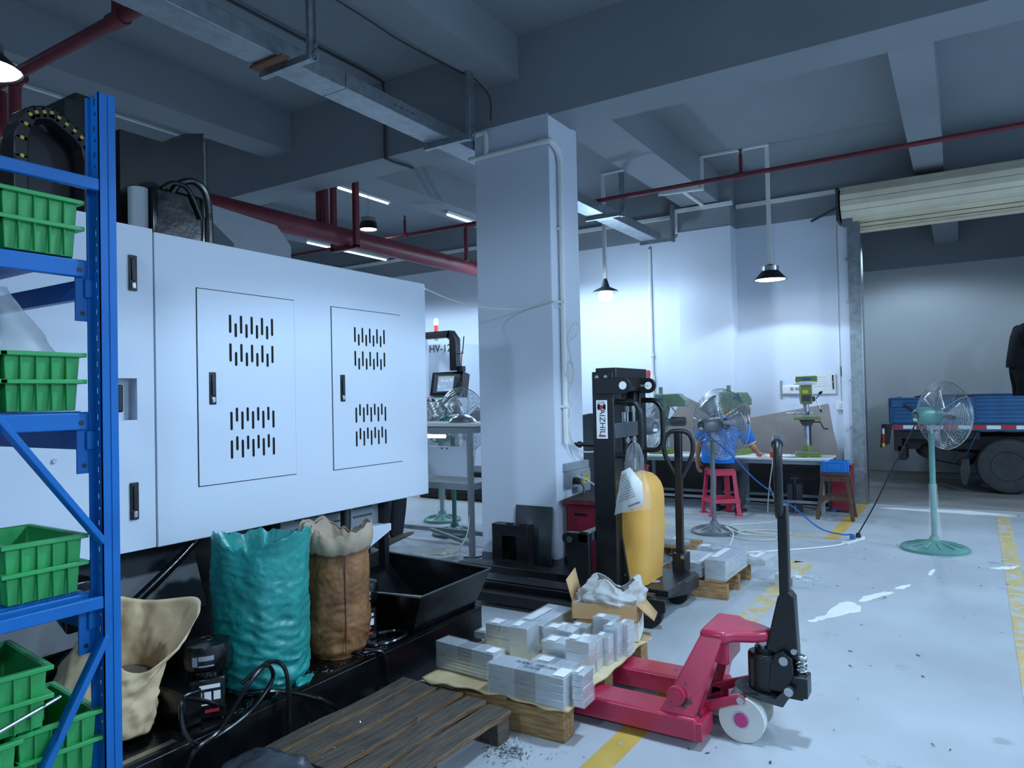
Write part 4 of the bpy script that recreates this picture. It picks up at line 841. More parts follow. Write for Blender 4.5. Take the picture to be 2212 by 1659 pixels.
# brand plate on near channel
bpz = SB('brand_plate',-.022,.056,-.3035,-.300,1.165,1.415,M_WHITEP,.002)
tm = Matrix.Rotation(0,4,'X')
fr = frame((.020,-.3040,1.275),(0,0,-1),(1,0,0))
text('brand_lettering','AIZHIL',.056,M_PRINT,fr,bpz,.0004); 
MB().bx(-.012,.046,-.3045,-.3036,1.366,1.376).bx(-.012,.008,-.3045,-.3036,1.353,1.390).bx(.028,.046,-.3045,-.3036,1.353,1.390).build('logo_mark', M_PRINT, bpz)
MB().cyl((.017,-.305,1.371),(.017,-.3036,1.371),.013,n=20).build('logo_dot', M_PRED, bpz); MB().bx(-.006,.042,-.3045,-.3036,1.178,1.190).build('logo_bar', M_PRED, bpz)
text('brand_script','JP-2000',.016,M_PBLUE,FY((.017,-.3045,1.40)),bpz,.0003)
# base frame, legs, forks
SB('base_plate',.06,.40,-.20,.36,.16,.205); 
MB().prism([(.02,-.28),(.28,-.12),(.42,.16),(.42,.36),(.02,.40)],.10,.20,'z').build('base_skirt', M_BLACK, st, bevel=.012)
MB().lathe([(.0,.2055),(.03,.2055),(.038,.207),(.03,.2085),(0,.2085)],20,(.24,-.02,0)).build('base_cap', M_GREYP, st)
SB('support_leg',-.95,.0,-.44,-.33,.035,.10); SB('support_leg',-.95,.0,.36,.47,.035,.10)
SB('lift_fork',-1.05,-.12,-.27,-.12,.085,.145); SB('lift_fork',-1.45,-.12,.08,.23,.085,.145)
MB().bx(-.96,.02,-.32,-.30,.03,.14).build('leg_web', M_BLACK, st)
for y in (-.40,.30):  # fork carriage side plates with pin
    P = [(-.16,.06),(-.05,.06),(-.05,.53),(-.19,.53)]
    P = [(-.165,.06),(-.05,.06),(-.05,.56),(-.20,.56)]+[(-.205+.04*cos(a),.52+.04*sin(a)) for a in [pi/2+pi*k/6 for k in range(1,6)]]+[(-.225,.44),(-.165,.20)]
    c_ = MB().prism(P,y,y+.05,'y').build('carriage_plate', M_BLACK, st, bevel=.004); MB().cyl((-.19,y-.003,.515),(-.19,y+.053,.515),.020,n=20).build('carriage_pin', M_STEEL, c_)
SB('carriage_bar',-.13,-.06,-.40,.36,.50,.56,M_DGREY); SB('carriage_bar',-.12,-.06,-.40,.36,.09,.15)
SB('rear_panel',.03,.06,-.25,.25,.2,1.0,M_BLACK,.005); MB().prism([(.06,.205),(.145,.205),(.15,.24),(.09,.62),(.06,.88)],-.225,-.208,'y').build('lower_side_plate', M_BLACK, st, bevel=.006); MB().cyl((.12,-.2275,.28),(.12,-.225,.28),.008,n=10).build('plate_screw', M_STEEL, st)
# yellow power cover
def cov(u, v):
    # profile: tall rounded hood; u along the girth at fixed height
    H = .60+.23*sin(min(1,v*1.0)*pi/2); return 0
ys = MB(); prof = []
K = 22
for k in range(K+1):
    v = k/K; z = .208+.55*min(1,v/.72) if v < .72 else .758+.175*sin((v-.72)/.28*pi/2)
    s_ = 1 if v < .72 else cos((v-.72)/.28*pi/2)**.55
    d = .12+.20*(.88+.12*min(1,v/.5)) ; dx = .06+(.205)*max(.12,s_)*(.86+.14*min(1,v/.4)); wy = .205*(max(.30,s_))
    cy_ = .0; r = .085*max(.3,s_)
    x0,x1,y0,y1 = .06,dx,cy_-wy,cy_+wy
    pts = [(x0,y0)]+[(x1-r+r*sin(a),y0+r-r*cos(a)) for a in [pi/2*i/6 for i in range(7)]]+[(x1-r+r*cos(a),y1-r+r*sin(a)) for a in [pi/2*i/6 for i in range(7)]]+[(x0,y1)]
    prof.append([(a,b,z) for a,b in pts])
npt = len(prof[0])
for ring in prof: ys.v += ring
for k in range(K): ys.f += [(k*npt+i,k*npt+(i+1)%npt,(k+1)*npt+(i+1)%npt,(k+1)*npt+i) for i in range(npt)]
ys.f.append(tuple(range(K*npt,(K+1)*npt)))
yc = ys.build('power_cover', M_YCOV, st, ang=50)
MB().bx(.10,.14,-.06,.02,.930,.942).build('top_catch', M_BLKP, yc, bevel=.003); MB().cyl((.15,.09,.90),(.15,.09,.95),.022,n=16).cyl((.15,.09,.95),(.15,.09,.965),.027,n=16).build('red_knob', mat('dark_red_knob','#5c1420',.4), yc)
MB().cyl((.12,-.02,.93),(.122,-.02,1.05),.007,n=8).build('lever_rod', M_STEEL, yc); MB().cyl((.122,-.02,1.02),(.122,-.02,1.09),.013,n=10).build('lever_grip', M_BLKP, yc)
# tiller
SB('tiller_bracket',.25,.34,.30,.42,.20,.33)
MB().cyl((.325,.295,.31),(.325,.30,.31),.014,n=14).build('bracket_pin', M_STEEL, st)
MB().bar((.285,.37,.30),(.287,.38,1.17),.042,.05,(1,0,0)).build('tiller_shaft', M_BLACK, st, bevel=.005)
lo = [(.287+dx,.38+.3*dx,z) for dx,z in ((0,.84),(-.045,.91),(-.085,1.0),(-.097,1.07),(-.085,1.14),(-.05,1.175),(0,1.182),(.05,1.175),(.085,1.14),(.097,1.07),(.085,1.0),(.045,.91))]
MB().tube(spline(lo,6,True),.0165,12,True).build('tiller_loop', M_BLKP, st)
def wheel(x,y,z,r,w,p=st,nm='castor_wheel'):
    o = MB().lathe([(r*.78,0),(r*.96,0),(r,.006),(r,w-.006),(r*.96,w),(r*.78,w)],28,M=Matrix.Rotation(-pi/2,4,'X'),o=(x,y,z)).build(nm, M_BLKP, p)
    MB().lathe([(.0,w*.3),(r*.78,w*.3),(r*.78,w*.7),(0,w*.7)],24,M=Matrix.Rotation(-pi/2,4,'X'),o=(x,y,z)).build('wheel_disc', M_DGREY, o); MB().cyl((x,y-.012,z),(x,y+w+.012,z),r*.17,n=14).build('wheel_axle', M_STEEL, o); return o
wheel(.315,-.35,.095,.095,.05); MB().prism([(.24,.19),(.44,.19),(.44,.12),(.34,.06),(.27,.075)],-.375,-.355,'y').build('castor_fork', M_BLACK, st, bevel=.003)
MB().cyl((.32,-.378,.10),(.32,-.374,.10),.012,n=12).build('castor_bolt', M_STEEL, st); SB('castor_arm',.10,.34,-.34,-.26,.15,.20)
wheel(.30,.22,.085,.085,.07); MB().prism([(.22,.12),(.40,.12),(.36,.05),(.26,.05)],.19,.205,'y').build('wheel_guard', M_BLACK, st)
MB().cyl((.315,.188,.11),(.315,.195,.11),.012,n=12).build('guard_bolt', M_STEEL, st)
# document bag on the mast
db = T('document_bag', 'clear plastic bag with printed manual hanging on the stacker', 'bag', (-1.78,4.235,.66), -.1)
MB().add([(-.115,-.03,.02),(.09,-.03,.105),(.085,-.025,.24),(.0,-.02,.33),(-.06,-.02,.30)],[(0,1,2,3,4)]).build('manual_page', M_WHITEP, db, thick=.004)
for k in range(11): MB().bar((-.075+.002*k,-.0335,.11+.016*k),(.04-.006*k,-.033,.155+.014*k),.0008,.004).build('text_line', M_PRINT, db)
MB().bar((-.01,-.0335,.085),(.07,-.0335,.118),.0008,.010).build('text_line', M_PRINT, db)
def film(u,v):
    w_ = .12*(1-v)**.55+.006; return (.03+.02*v+(u-.5)*2*w_*(1.0+.1*sin(9*v)), -.045-.012*nz((u*6,v*6,0),1,3)-.02*sin(pi*u)*(1-v), .06+.44*v+.05*(u-.5)*(1-v))
MB().grid(20,20,film).build('bag_film', M_LAMB, db, ang=60)
# ================================================================ FANS
def fan(name, label, loc, yaw, hz, R, m, base_r, film=False, tilt=0., cage=True):
    t = T(name, label, 'fan', loc, yaw, 'pedestal fans')
    bprof = [(base_r,0),(base_r,.022),(base_r*.94,.036),(base_r*.5,.058),(.05,.085),(.035,.12)]
    b = MB().lathe(bprof, 40).build('round_base', m, t)
    for k in range(12):
        a = 2*pi*k/12; MB().bar((cos(a)*base_r*.30,sin(a)*base_r*.30,.074),(cos(a)*base_r*.82,sin(a)*base_r*.82,.047),.012,.008).build('base_rib', m, b)
    MB().cyl((0,0,.10),(0,0,hz-.16),.024,n=16).build('pole', m, t); MB().cyl((0,0,hz-.18),(0,0,hz-.06),.018,n=12).bx(-.03,.03,-.02,.02,hz-.13,hz-.08).build('neck_clamp', M_STEEL, t)
    A = Matrix.Translation((0,0,hz)) @ Matrix.Rotation(pi/2-tilt,4,'Y')   # local z -> +x
    mo = MB().lathe([(0,-.16),(.045,-.16),(.062,-.145),(.075,-.10),(.082,-.02),(.082,.07),(.06,.09),(0,.09)],28,M=A).build('motor', m, t)
    for k in range(14):
        a = 2*pi*k/14; MB().bar(A@Vector((cos(a)*.02,sin(a)*.02,-.161)),A@Vector((cos(a)*.043,sin(a)*.043,-.161)),.004,.003,A.to_3x3()@Vector((0,0,1))).build('vent_slit', M_GAP, mo)
    MB().bar(A@Vector((.02,.0,-.1625)),A@Vector((.045,.0,-.1615)),.045,.002,A.to_3x3()@Vector((0,0,1))).build('data_plate', M_WHITEP, mo)
    MB().cyl(A@Vector((0,0,.09)),A@Vector((0,0,.19)),.04,n=16).build('blade_hub', M_DGREY, t)
    for k in range(3):
        def bl(u,v,k=k):
            a = 2*pi*k/3+.4+(u-.5)*(.45+.35*v); r = .05+(R*.86-.05)*v; return A@Vector((r*cos(a),r*sin(a),.14+(u-.5)*.09*(1-.3*v)))
        MB().grid(6,8,bl).build('blade', M_WIRE, t, thick=.002, ang=60)
    w_ = MB(); n = 44
    zc = .14
    def surf(r, s): return zc + s*.085*sqrt(max(0,1-(r/R)**2.6))
    for s in (1,-1):
        K = 17
        for k in range(1,K+1):
            r = R*(.16+.84*k/K) if s > 0 else R*(.25+.75*k/K); z = surf(r,s)
            w_.tube([A@Vector((r*cos(2*pi*i/n),r*sin(2*pi*i/n),z)) for i in range(n)], 0.0021 if k < K else .0045, 4, True)
        for i in range(8):
            a = 2*pi*i/8+.2; w_.tube([A@Vector((r*cos(a),r*sin(a),surf(r,s)+.002*s)) for r in [R*(.15+.85*q/8) for q in range(9)]], .003, 4)
    w_.build('wire_cage', M_WIRE, t)
    MB().lathe([(0,0),(R*.17,0),(R*.17,.006),(0,.008)],24,M=A@Matrix.Translation((0,0,zc+.084))).build('cage_badge', M_DGREY, t)
    if film:
        def fl_(u,v): a = 2*pi*u; r = .032+.03*(1-v)**2+.010*nz((cos(a)*3,sin(a)*3,v*8),1.,3); return (r*cos(a),r*sin(a),.09+.50*v)
        MB().grid(30,24,fl_).build('film_wrapping', M_FILM, t, ang=60)
    return t
fan('pedestal_fan', 'grey pedestal fan standing behind the seated worker', (-2.212,7.407,0), radians(66), 1.115, .37, M_TANK, .235)
fan('pedestal_fan', 'sage green pedestal fan with film-wrapped pole before the truck', (-.243,7.45,0), radians(44), 1.20, .305, M_FGREEN, .275, True)
fan('pedestal_fan', 'wire-caged pedestal fan half hidden behind the stacker mast', (-2.38,5.95,0), radians(150), 1.17, .30, M_TANK, .20)
fan('pedestal_fan', 'green pedestal fan behind the work bench near the column', (-4.62,6.15,0), radians(85), 1.20, .36, M_FGREEN, .24)
fan('pedestal_fan', 'green pedestal fan with a film-wrapped pole next to the bench leg', (-5.25,6.75,0), radians(100), 1.0, .30, M_FGREEN, .22, True)
# ================================================================ PEOPLE
def skin(name, J, E, m, parent, sub=2, root=0):
    names = list(J); me = bpy.data.meshes.new(name); me.from_pydata([J[k][0] for k in names],[(names.index(a),names.index(b)) for a,b in E],[])
    me.materials.append(m); o = bpy.data.objects.new(name, me); COL.objects.link(o); o.parent = parent
    sk = o.modifiers.new('skin','SKIN'); sk.use_smooth_shade = True; sk.branch_smoothing = .4
    for i,k in enumerate(names):
        r = J[k][1]; v = me.skin_vertices[0].data[i]; v.radius = r if isinstance(r,tuple) else (r,r); v.use_root = (i == root)
    o.modifiers.new('sub','SUBSURF').levels = sub; o.modifiers['sub'].render_levels = sub
    return o
def fuse(o, h, m, parent):
    """grow the skinned limbs and the head into one continuous mesh"""
    bpy.context.view_layer.update(); me = bpy.data.meshes.new_from_object(o.evaluated_get(bpy.context.evaluated_depsgraph_get()))
    bm = bmesh.new(); bm.from_mesh(me); vs = [bm.verts.new(p) for p in h.v]
    for f in h.f:
        try: bm.faces.new([vs[i] for i in f])
        except ValueError: pass
    bmesh.ops.remove_doubles(bm, verts=bm.verts, dist=1e-5); bmesh.ops.recalc_face_normals(bm, faces=bm.faces)
    m2 = bpy.data.meshes.new('body'); bm.to_mesh(m2); bm.free(); m2.materials.append(m); bpy.data.objects.remove(o)
    b = bpy.data.objects.new('body', m2); COL.objects.link(b); b.parent = parent
    r = b.modifiers.new('fuse','REMESH'); r.mode = 'VOXEL'; r.voxel_size = .0065; r.use_smooth_shade = True
    q = b.modifiers.new('soft','SMOOTH'); q.iterations = 3; q.factor = .5
    return b
def head(body, parent, c, look, hair, skinm, up=(0,0,1)):
    """skull with face, ears, hair; look = facing direction"""
    f = Vector(look).normalized(); u = Vector(up); u = (u-f*u.dot(f)).normalized(); r = f.cross(u)
    Mx = Matrix(((r.x,f.x,u.x,c[0]),(r.y,f.y,u.y,c[1]),(r.z,f.z,u.z,c[2]),(0,0,0,1)))
    def sk(p):
        p = Vector(p); 
        if p.z < 0: p.x *= 1+.35*p.z/.115; p.y *= 1+.12*p.z/.115
        if p.y > 0 and p.z < -.02: p.y *= 1.05
        return p
    h = MB(); h.ball((0,0,0),.115,(.68,.84,1.0),20,14,sk)
    h.ball((0,.098,-.018),.02,(.7,1,1.3),8,6); h.ball((.078,-.005,-.01),.03,(.3,.7,1.1),8,6); h.ball((-.078,-.005,-.01),.03,(.3,.7,1.1),8,6); h.ball((0,.086,-.066),.022,(1.1,.5,.4),8,6)
    h.v = [tuple(Mx@Vector(p)) for p in h.v]; hd = fuse(body, h, skinm, parent)
    e = MB()
    for s in (-1,1): e.ball((s*.031,.086,.008),.011,(1.2,.6,.7),8,6)
    e.v = [tuple(Mx@Vector(p)) for p in e.v]; e.build('eyes', M_PRINT, hd)
    g = MB().ball((0,-.012,.018),.120,(.70,.84,.96),20,14); g.v = [p for p in g.v]
    keep = [i for i,p in enumerate(g.v) if not (p[1] > .035 and p[2] < .075) and p[2] > -.05-max(0,p[1])*1.0]; ks = set(keep)
    g.f = [q for q in g.f if all(i in ks for i in q)]
    g.v = [tuple(Mx@Vector(p)) for p in g.v]; g.build('hair', hair, hd, thick=.006)
    return hd
def hand_chains(J, E, wrist, tip_dir, palm_n, s='', curl=.5, sc=1.):
    """adds palm and five fingers to a joint dictionary"""
    d = Vector(tip_dir).normalized(); n_ = Vector(palm_n); n_ = (n_-d*n_.dot(d)).normalized(); sdv = d.cross(n_); w = Vector(J[wrist][0])
    J[s+'palm'] = (tuple(w+d*.05*sc), (.036*sc,.020*sc)); E.append((wrist,s+'palm'))
    for i,(o,l) in enumerate(((-.030,.066),(-.010,.078),(.010,.074),(.029,.060))):
        b = w+d*.088*sc+sdv*o*sc; J[f'{s}k{i}'] = (tuple(b),.0100*sc); E.append((s+'palm',f'{s}k{i}'))
        m1 = b+(d*cos(curl*.6)+n_*sin(curl*.6))*l*.5*sc; J[f'{s}m{i}'] = (tuple(m1),.0085*sc); E.append((f'{s}k{i}',f'{s}m{i}'))
        m2 = m1+(d*cos(curl*1.8)+n_*sin(curl*1.8))*l*.5*sc; J[f'{s}t{i}'] = (tuple(m2),.0075*sc); E.append((f'{s}m{i}',f'{s}t{i}'))
    b = w+d*.03*sc-sdv*.036*sc; J[s+'th0'] = (tuple(b),.0120*sc); E.append((s+'palm',s+'th0')); b2 = b+(d*.7-sdv*.5+n_*.5).normalized()*.038*sc; J[s+'th1'] = (tuple(b2),.0100*sc); E.append((s+'th0',s+'th1'))
    b3 = b2+(d*.9+n_*.4).normalized()*.030*sc; J[s+'th2'] = (tuple(b3),.0085*sc); E.append((s+'th1',s+'th2'))
def shoe(parent, heel, toe, m, nm='shoe'):
    h = Vector(heel); t = Vector(toe); d = (t-h); L = d.length; d.normalize(); up = Vector((0,0,1)); up = (up-d*up.dot(d)).normalized(); s = d.cross(up)
    mb = MB(); K = 12; n = 14
    for k in range(K+1):
        u = k/K; w_ = .034+.012*sin(pi*min(1,u*1.15))-.010*(u > .93); hh = .085-.045*min(1,u*1.3)+(-.012 if u > .9 else 0)
        for i in range(n):
            a = 2*pi*i/n; y = w_*cos(a); z = hh*.5*(1+sin(a)); mb.v.append(tuple(h+d*(L*u)+s*y+up*z))
    for k in range(K): mb.f += [(k*n+i,k*n+(i+1)%n,(k+1)*n+(i+1)%n,(k+1)*n+i) for i in range(n)]
    mb.f += [tuple(range(n-1,-1,-1)),tuple(range(K*n,(K+1)*n))]
    return mb.build(nm, m, parent, ang=60)
M_SHOE = mat('black_shoe','#24262a',.5,var=.2)
def loft_shirt(p, rings, sleeves, m):
    mb = MB(); n = 40; z0 = rings[0][2]
    for k,(cx,cy,cz,hw,hd) in enumerate(rings):
        for i in range(n):
            a = 2*pi*i/n; c, s_ = cos(a), sin(a); e = (abs(c)**2.5+abs(s_)**2.5)**(-1/2.5)
            w_ = 1+.05*nz((c*2,s_*2,cz*9),1.5,2)+.03*sin(cz*60+3*a)*max(0,1-(cz-z0)/.25)
            mb.v.append((cx+hw*c*e*w_, cy+hd*s_*e*w_, cz))
    for k in range(len(rings)-1): mb.f += [(k*n+i,k*n+(i+1)%n,(k+1)*n+(i+1)%n,(k+1)*n+i) for i in range(n)]
    for k0,e,t in sleeves:
        k0 = Vector(k0); e = Vector(e); o_ = (e-k0); mid = k0+Vector((.045 if e.x > 0 else -.045,0,-.03))
        mb.tube(spline([k0, mid, k0+o_*.5+Vector((.012 if e.x > 0 else -.012,0,0)), k0+o_*t],4), [.085]*4+[.090]*4+[.080]*4+[.074], 16)
    return mb.build('shirt', m, p, sub=1, ang=70)
def sitter(label, loc, rz, shirt, trou, shoem, skinm, hair, rhand, lhand, headc, look, feet, lift=(0,0)):
    p = T('person', label, 'person', loc, rz)
    B = {'pel':((0,.04,.68),(.06,.05)),'wai':((.01,.03,.84),(.09,.06)),'che':((.05,.08,1.02),(.10,.06)),'nec':((.10,.14,1.17),(.055,.055)),'hdb':(tuple(Vector(headc)+Vector((0,-.03,-.07))),(.05,.05)),
         'ls':((-.15,.08,1.08),.045),'le':(lhand[0],.040),'lw':(lhand[1],.027),'rs':((.24,.09,1.07),.045),'re':(rhand[0],.040),'rw':(rhand[1],.027),
         'lh':((-.10,.08,.62),.055),'lk':((-.15,.36,.58),.062),'la':(tuple(Vector(feet[0])+Vector((0,0,.09))),.042),'rh':((.10,.08,.62),.055),'rk':((.17,.36,.58),.062),'ra':(tuple(Vector(feet[1])+Vector((0,0,.09))),.042)}
    E = [('pel','wai'),('wai','che'),('che','nec'),('nec','hdb'),('che','ls'),('ls','le'),('le','lw'),('che','rs'),('rs','re'),('re','rw'),('pel','lh'),('lh','lk'),('lk','la'),('pel','rh'),('rh','rk'),('rk','ra')]
    hand_chains(B,E,'lw',lhand[2],lhand[3],'l',.5); hand_chains(B,E,'rw',rhand[2],rhand[3],'r',.7)
    body = skin('body', B, E, skinm, p)
    rings = [(0,.0,.655,.185,.145),(0,.0,.70,.192,.150),(.005,.01,.80,.188,.142),(.02,.03,.90,.198,.142),(.04,.05,1.0,.212,.142),(.06,.07,1.08,.212,.128),(.075,.09,1.135,.185,.105),(.09,.115,1.17,.115,.080),(.097,.13,1.195,.068,.062)]
    loft_shirt(p, rings, (((-.125,.075,1.095),lhand[0],.80),((.215,.085,1.085),rhand[0],.80)), shirt)
    Tq = {'pel':((0,-.005,.665),(.175,.145)),'top':((0,.01,.74),(.165,.13)),'lh':((-.095,.06,.625),.105),'lk':((-.15,.36,.585),.085),'la':(tuple(Vector(feet[0])+Vector((0,-.01,.055))),.070),'rh':((.10,.06,.625),.105),'rk':((.17,.36,.585),.085),'ra':(tuple(Vector(feet[1])+Vector((0,-.01,.055))),.070)}
    skin('trousers', Tq, [('pel','top'),('pel','lh'),('lh','lk'),('lk','la'),('pel','rh'),('rh','rk'),('rk','ra')], trou, p)
    for q, up_ in zip(feet, lift): shoe(p, Vector(q)+Vector((0,-.08,0)), Vector(q)+Vector((.02,.19,up_)), shoem)
    head(body, p, headc, look, hair, skinm)
    return p
M_TRIM = mat('shirt_trim','#e8c8a0',.8)
man = sitter('worker in a blue polo shirt seated with back to camera', (-2.47,8.50,-.035), -.05, M_SHIRT, M_TROU, M_SHOE, M_SKIN, M_HAIR,
    ((.36,.17,.84),(.36,.40,.74),(-.25,1,-.05),(0,0,-1)), ((-.235,.0,.86),(-.265,.02,.66),(.05,.2,-1),(1,0,0)), (.245,.20,1.215), (.35,.85,-.45), ((-.12,.30,.035),(.16,.22,.035)))
for nm_,a,b,r in (('sleeve_trim',(.332,.154,.885),(.337,.157,.872),.072),): MB().cyl(a,b,r,n=20,cap=False).build(nm_, M_TRIM, man)
seat2 = sitter('seated worker behind the machine, only boot and trouser legs showing', (-4.95,5.08,0), radians(-75), mat('dark_shirt','#2b3542',.9), M_TROU, mat('dusty_boot','#8d857a',.8,var=.2,bump=.4), M_SKIN, M_HAIR,
    ((.33,.2,.86),(.30,.42,.78),(-.2,1,0),(0,0,-1)), ((-.30,.2,.86),(-.26,.42,.78),(.2,1,0),(0,0,-1)), (.06,.15,1.27), (0,.9,-.3), ((-.04,.36,.045),(.14,.28,.0)), (.13,0))
o = MB().bx(-5.15,-4.78,4.90,5.26,0,.50).bx(-5.16,-4.77,4.89,5.27,.50,.55).build('seat_box', M_DGREY, None, bevel=.01); tag(o, 'dark box seat under the worker behind the machine', 'stool')
# ================================================================ STOOLS
rs = T('plastic_stool', 'pinkish red plastic stool under the seated worker', 'stool', (-2.47,8.56,0), .62)
MB().prism([(-.14,-.115),(-.115,-.14),(.115,-.14),(.14,-.115),(.14,.115),(.115,.14),(-.115,.14),(-.14,.115)],.525,.548,'z').build('seat', M_STOOL, rs, bevel=.008)
MB().bx(-.142,.142,-.142,-.136,.47,.53).bx(-.142,.142,.136,.142,.47,.53).bx(-.142,-.136,-.142,.142,.47,.53).bx(.136,.142,-.142,.142,.47,.53).build('seat_apron', M_STOOL, rs, bevel=.004)
for sx,sy in ((1,1),(1,-1),(-1,1),(-1,-1)):
    a = .14; b = .185
    MB().add([(sx*(a-.05),sy*a,.50),(sx*a,sy*a,.50),(sx*a,sy*(a-.05),.50),(sx*(a-.03),sy*(a-.03),.50),(sx*(b-.06),sy*b,0),(sx*b,sy*b,0),(sx*b,sy*(b-.06),0),(sx*(b-.035),sy*(b-.035),0)],
        [(0,1,5,4),(1,2,6,5),(2,3,7,6),(3,0,4,7),(0,3,2,1),(4,5,6,7)]).build('leg', M_STOOL, rs, bevel=.004)
    MB().prism([(sx*(b-.07),sy*(b-.07)),(sx*(b-.07),sy*(b+.012)),(sx*(b+.012),sy*(b+.012)),(sx*(b+.012),sy*(b-.07))],0,.012,'z').build('foot', M_STOOL, rs)
for z,q in ((.175,.172),): 
    for i in range(4):
        a = pi/2*i; c_,s_ = cos(a),sin(a); MB().bar((c_*q-s_*(-q),s_*q+c_*(-q),z),(c_*q-s_*q,s_*q+c_*q,z),.012,.05).build('cross_bar', M_STOOL, rs, bevel=.004)
ws = T('wooden_stool', 'dark wooden stool with a blue crate beside the table', 'stool', (-1.235,8.81,0), .03)
MB().bx(-.15,.15,-.125,.125,.49,.52).build('seat', M_STOOLW, ws, bevel=.006)
for sx in (-1,1):
    for sy in (-1,1): MB().bar((sx*.18,sy*.155,0),(sx*.12,sy*.10,.495),.038,.038).build('leg', M_STOOLW, ws, bevel=.004)
for sy in (-1,1): MB().bar((-.15,sy*.13,.24),(.15,sy*.13,.24),.022,.05).build('stretcher', M_STOOLW, ws, bevel=.003); MB().bar((-.13,sy*.11,.455),(.13,sy*.11,.455),.02,.06).build('apron', M_STOOLW, ws, bevel=.003)
for sx in (-1,1): MB().bar((sx*.155,-.13,.19),(sx*.155,.13,.19),.022,.045).build('stretcher', M_STOOLW, ws, bevel=.003)
bc = T('blue_crate', 'small blue plastic crate on the wooden stool', 'crate', (-1.375,8.72,.521), .03)
m_ = MB(); L,W,H,t = .275,.20,.125,.006
for x0,x1,y0,y1 in ((0,L,0,t),(0,L,W-t,W),(0,t,0,W),(L-t,L,0,W)): m_.bx(x0,x1,y0,y1,0,H)
m_.bx(0,L,0,W,0,.005).build('crate_shell', M_BCRATE, bc); 
m_ = MB(); m_.bx(-.008,L+.008,-.008,.0,H-.014,H).bx(-.008,L+.008,W,W+.008,H-.014,H).bx(-.008,0,0,W,H-.014,H).bx(L,L+.008,0,W,H-.014,H).build('rim', M_BCRATE, bc, bevel=.003)
MB().bx(.07,.185,-.006,-.0005,.035,.10).build('label_holder', M_BCRATE, bc, bevel=.003)
for x in (.03,.22,.25): MB().bx(x-.004,x+.004,-.005,0,.004,H-.015).build('rib', M_BCRATE, bc)
rc = T('red_metal_box', 'red sheet metal cabinet standing behind the wooden stool', 'cabinet', (-1.345,9.22,0))
MB().bx(0,.225,0,.20,.03,.55).build('cabinet_body', M_MAROON, rc, bevel=.004); MB().bx(0,.05,0,.2,0,.03).bx(.175,.225,0,.2,0,.03).build('cabinet_feet', M_PBLUE, rc); MB().bx(-.01,.235,-.02,.21,.55,.565).build('cabinet_top', M_MAROON, rc)
# ================================================================ DRILL TABLE
tb = T('work_table', 'long white-topped metal work table with drill presses', 'table', (-4.65,8.87,0), 0)
MB().bx(0,3.33,0,.62,.632,.655).build('table_top', M_WHITEP, tb, bevel=.003); MB().bx(.02,3.31,.02,.60,.585,.632).build('table_frame', M_GREYP, tb)
for x in (.05,1.02,2.28,3.26):
    for y in (.04,.56): MB().bx(x-.02,x+.02,y-.02,y+.02,0,.59).build('leg', M_GREYP, tb)
for x0,x1 in ((.05,1.02),(1.02,2.28),(2.28,3.26)):
    for y in (.04,.56): MB().bx(x0,x1,y-.015,y+.015,.13,.16).build('rail', M_GREYP, tb)
for x in (.05,1.02,2.28,3.26): MB().bx(x-.015,x+.015,.04,.56,.13,.16).build('rail', M_GREYP, tb)
o = MB().grid(20,6,lambda u,v: (-4.6+3.25*u, 9.62+.02*sin(u*30)+.05*v, .60*v)).build('dark_tarpaulin', mat('tarp_black','#16181b',.7,var=.2), thick=.01); tag(o, 'dark tarpaulin hanging behind the table legs', 'tarpaulin')
pp = T('paper_sheets', 'loose white paper sheets on the table by the worker', 'paper', (-2.05,8.98,.657))
for k,(x,y,r) in enumerate(((0,0,.2),(.12,.05,-.3),(.25,.02,.1))):
    c_,s_ = cos(r),sin(r); MB().grid(6,4,lambda u,v: (x+(u*.26)*c_-(v*.19)*s_, y+(u*.26)*s_+(v*.19)*c_, .003+.004*k+.014*sin(u*4+k)*v)).build('sheet', M_WHITEP, pp, thick=.001)
